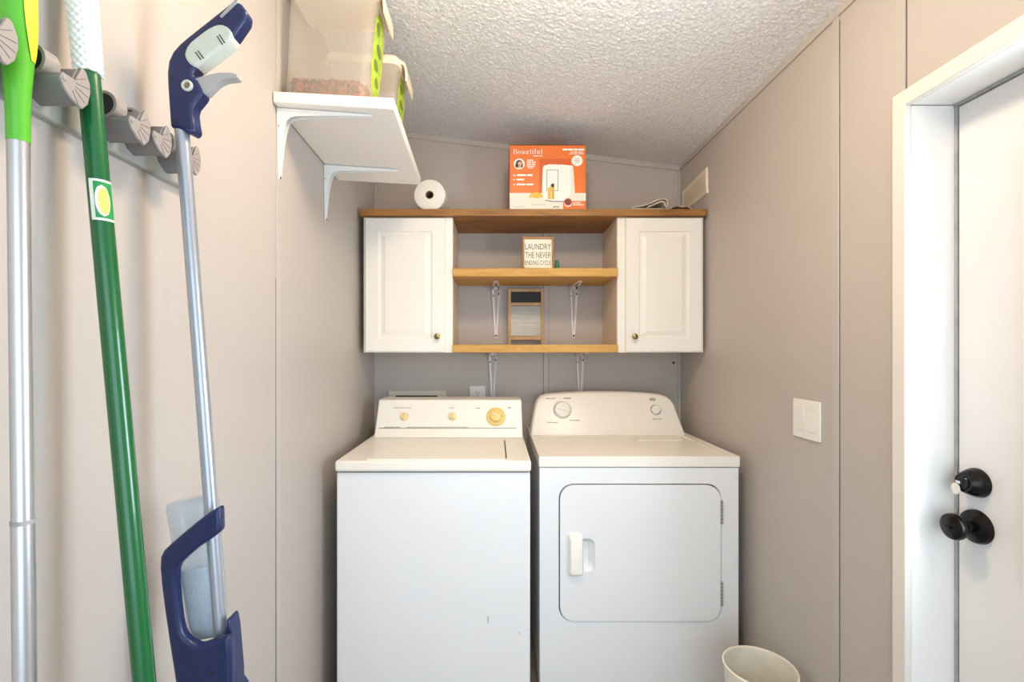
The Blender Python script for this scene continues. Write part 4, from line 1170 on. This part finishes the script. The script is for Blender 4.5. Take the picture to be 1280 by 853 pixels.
# sticker patch on the pole
def patch(zt, zb, a0, a1, off, m, name, parent, shape=None):
    bm = bmesh.new(); rows = []
    n = 14
    for i in range(n + 1):
        k = i / n; z = zt + (zb - zt) * k
        c0 = on(A0, A1, z); lo, hi = a0, a1
        if shape:
            mid_ = (a0 + a1) / 2; h = (a1 - a0) / 2 * math.sqrt(max(.0, 1 - (2 * k - 1) ** 2)); lo, hi = mid_ - h, mid_ + h + 1e-3
        rows.append([c0 + Vector((math.cos(q), math.sin(q), 0)) * (.0139 + off) for q in [lo + (hi - lo) * j / 8 for j in range(9)]])
    loft(bm, rows, False, False, closed=False)
    return mk(name, bm, m, parent, angle=80)
st = patch(at(0, 227, Y2).z, at(0, 278, Y2).z, -1.75, .35, .0005, M['sticker'], 'sticker', t)
patch(at(0, 230, Y2).z, at(0, 275, Y2).z, -1.35, .3, .0009, M['sticker_green'], 'sticker_print', st)
patch(at(0, 234, Y2).z, at(0, 273, Y2).z, -1.30, -.1, .0012, M['sticker'], 'sticker_print', st, True)
patch(at(0, 237, Y2).z, at(0, 271, Y2).z, -1.05, -.15, .0015, M['sticker_yellow'], 'sticker_print', st, True)
bz = on(A0, A1, .10)
mk('broom_head', B(bz.x - .022, bz.x + .022, Y2 - .10, Y2 + .075, .07, .115), M['green_pole'], t, bevel=.008)
bm = bmesh.new()
for i in range(5):
    for j in range(18):
        x = bz.x - .018 + i * .009; y = Y2 - .095 + j * .0098
        hexa(bm, [(x - .004 + (i - 2) * .002, y - .004, 0), (x + .004 + (i - 2) * .002, y - .004, 0), (x + .004 + (i - 2) * .002, y + .004, 0), (x - .004 + (i - 2) * .002, y + .004, 0)],
             [(x - .003, y - .003, .072), (x + .003, y - .003, .072), (x + .003, y + .003, .072), (x - .003, y + .003, .072)])
mk('bristles', bm, M['foam_white'], t, smooth=False)['kind'] = 'stuff'

# --- spray mop with navy handle
Y3 = .85
A0 = at(230.6, 203, Y3); A1 = at(276, 790, Y3)
t = thing('spray_mop', (on(A0, A1, 0).x, Y3, 0), 'spray mop with navy trigger handle, grey pole and clear water bottle', 'spray mop', 'cleaning tools on the rack')
mk('pole', tube(bmesh.new(), [on(A0, A1, at(0, 150, Y3).z), on(A0, A1, .10)], .0114, 28), M['steel_pole'], t)
hp = lambda x, y: (lambda p: (p.x, p.z))(at(190 + x / 4.267, y / 4.267, Y3 - .012))
def slab(pts, y0, y1):
    return prism(bmesh.new(), pts, lambda a, b: (a, y0, b), lambda a, b: (a, y1, b))
outl = [(98, 680), (90, 560), (83, 460), (80, 390), (88, 325), (112, 275), (150, 232), (200, 190), (260, 143), (320, 95), (380, 48), (425, 12), (447, 4), (475, 18), (507, 62), (498, 105), (470, 145), (440, 188), (400, 232), (360, 266), (310, 302), (260, 338), (230, 366), (217, 385), (212, 408), (238, 425), (258, 462), (272, 497), (250, 526), (222, 560), (214, 590), (220, 640), (228, 685), (222, 708), (205, 712), (160, 690)]
hd = mk('handle', slab([hp(*p) for p in outl], Y3 - .014, Y3 + .014), M['navy'], t, bevel=.009, seg=4, angle=60)
crm = smooth_closed([(175, 290), (195, 240), (250, 193), (320, 143), (372, 130), (415, 148), (441, 188), (405, 232), (335, 288), (270, 335), (232, 366), (205, 350), (183, 322)], 1)
gi = mk('grip_inlay', slab([hp(*p) for p in crm], Y3 - .0158, Y3 + .0150), M['grip_grey'], hd, bevel=.006, seg=3, angle=60)
bm = bmesh.new()
for (a, b2) in (((238, 285), (268, 325)), ((252, 278), (282, 318)), ((354, 200), (382, 245)), ((366, 192), (394, 236))):
    p, q_ = Vector(hp(*a)), Vector(hp(*b2)); d_ = (q_ - p).normalized(); n_ = Vector((-d_.y, d_.x)) * .0010
    prism(bm, [(p + n_)[:], (q_ + n_)[:], (q_ - n_)[:], (p - n_)[:]], lambda a, b: (a, Y3 - .0162, b), lambda a, b: (a, Y3 - .0150, b))
mk('grip_ticks', bm, M['black_print'], gi)
tr = smooth_closed([(205, 425), (235, 408), (270, 398), (340, 381), (400, 380), (445, 386), (453, 404), (430, 411), (385, 413), (345, 430), (310, 462), (272, 500), (250, 470), (232, 440)], 1)
mk('trigger', slab([hp(*p) for p in tr], Y3 - .009, Y3 + .009), M['trigger'], hd, bevel=.004, seg=3, angle=60)
pv = hp(195, 463)
mk('pivot_ring', lathe(bmesh.new(), [(.0094, 0), (.0094, .004), (.0075, .005), (.0055, .004), (.0052, .0)], (pv[0], Y3 - .0135, pv[1]), (0, -1, 0), 28), M['grip_grey'], hd)
mk('pivot_pin', lathe(bmesh.new(), [(.0052, 0), (.0052, .0015)], (pv[0], Y3 - .0135, pv[1]), (0, -1, 0), 20), M['cardboard'], hd)
for q_ in ((110, 420), (127, 648)):
    p = hp(*q_)
    mk('screw_hole', lathe(bmesh.new(), [(.0028, 0), (.0028, .0006)], (p[0], Y3 - .0140, p[1]), (0, -1, 0), 14), M['dark'], hd)
mk('hang_strip', slab([hp(*p) for p in ((368, 98), (378, 100), (458, 22), (462, 8), (450, 6), (440, 14), (370, 88))], Y3 - .0152, Y3 - .010), M['trigger'], hd)
# lower carrier for the bottle
lp = lambda x, y: (lambda p: (p.x, p.z))(at(180 + x / 3.513, 610 + y / 3.513, Y3 - .028))
# band and left arm as one bent strap
strap = [(342, 76), (300, 100), (240, 145), (180, 195), (130, 238), (96, 270), (82, 300), (80, 345), (86, 420), (100, 530), (122, 680), (150, 860), (175, 1000), (240, 1010), (330, 1000), (392, 990),
         (391, 853), (388, 720), (382, 640), (320, 664), (250, 688), (215, 672), (190, 650), (176, 625), (166, 580), (156, 500), (149, 410), (150, 362), (160, 335), (190, 305), (240, 262), (300, 222), (346, 186)]
cr = mk('bottle_carrier', slab([lp(*p) for p in strap], Y3 - .036, Y3 - .016), M['navy'], t, bevel=.006, seg=3, angle=60)
p = lp(312, 802)
mk('carrier_hole', prism(bmesh.new(), circ(p[0], p[1], .0042, .003, 16), lambda a, b: (a, Y3 - .0366, b), lambda a, b: (a, Y3 - .0355, b)), M['dark'], cr)
mk('carrier_back', slab([lp(*p) for p in ((344, 596), (356, 600), (366, 650), (384, 853), (384, 990), (300, 1000), (300, 700), (345, 650))], Y3 - .016, Y3 + .016), M['navy'], cr, bevel=.004)
# bottle
bt_ = [(60, 96, .30), (46, 100, .8), (50, 130, 1.0), (62, 190, 1.0), (76, 270, 1.0), (102, 400, .95), (124, 520, .9), (142, 660, .75), (160, 720, .4)]
rgt = [(235, 62), (246, 66), (250, 90), (255, 150), (262, 250), (272, 360), (285, 480), (298, 620), (290, 700)]
def bottle_loops(k0, inset):
    loops = []
    for (x0, y0, s), (x1, y1) in list(zip(bt_, rgt))[k0:]:
        a = Vector(lp(x0 + inset, y0)); b = Vector(lp(x1 - inset, y1)); m_ = (a + b) / 2; hw = (b - a) / 2
        r = (.028 - inset * .0001) * s
        n = 24
        lo = []
        for j in range(n):
            q = 2 * PI * j / n; ca, sa = math.cos(q), math.sin(q)
            ca = math.copysign(abs(ca) ** .6, ca); sa = math.copysign(abs(sa) ** .6, sa)
            lo.append((m_.x + hw.x * ca, Y3 + .012 + r * sa, m_.y + hw.y * ca))
        loops.append(lo)
    return loops
bo = mk('water_bottle', loft(bmesh.new(), bottle_loops(0, 0)), M['bottle'], t, angle=60)
mk('liquid', loft(bmesh.new(), bottle_loops(5, 8)), M['liquid'], bo, angle=60)
# joint and flat head near the floor
bz = on(A0, A1, .09)
mk('swivel_joint', tube(bmesh.new(), [on(A0, A1, .16), on(A0, A1, .03)], [.022, .018], 20), M['navy'], t)
mk('mop_head', B(bz.x - .05, bz.x + .07, Y3 - .06, Y3 + .20, .012, .04), M['navy'], t, bevel=.008)
mk('mop_pad', B(bz.x - .055, bz.x + .075, Y3 - .065, Y3 + .205, 0, .012), M['grip_grey'], t, bevel=.004)
ft = lambda x, y: (lambda p: (p.x, p.z))(at(180 + x / 3.513, 610 + y / 3.513, Y3 + .02))
mk('nozzle_housing', slab([ft(*p) for p in ((370, 778), (385, 776), (420, 815), (450, 860), (470, 940), (390, 960), (370, 900))], Y3 - .005, Y3 + .03), M['navy'], t, bevel=.005, seg=3)
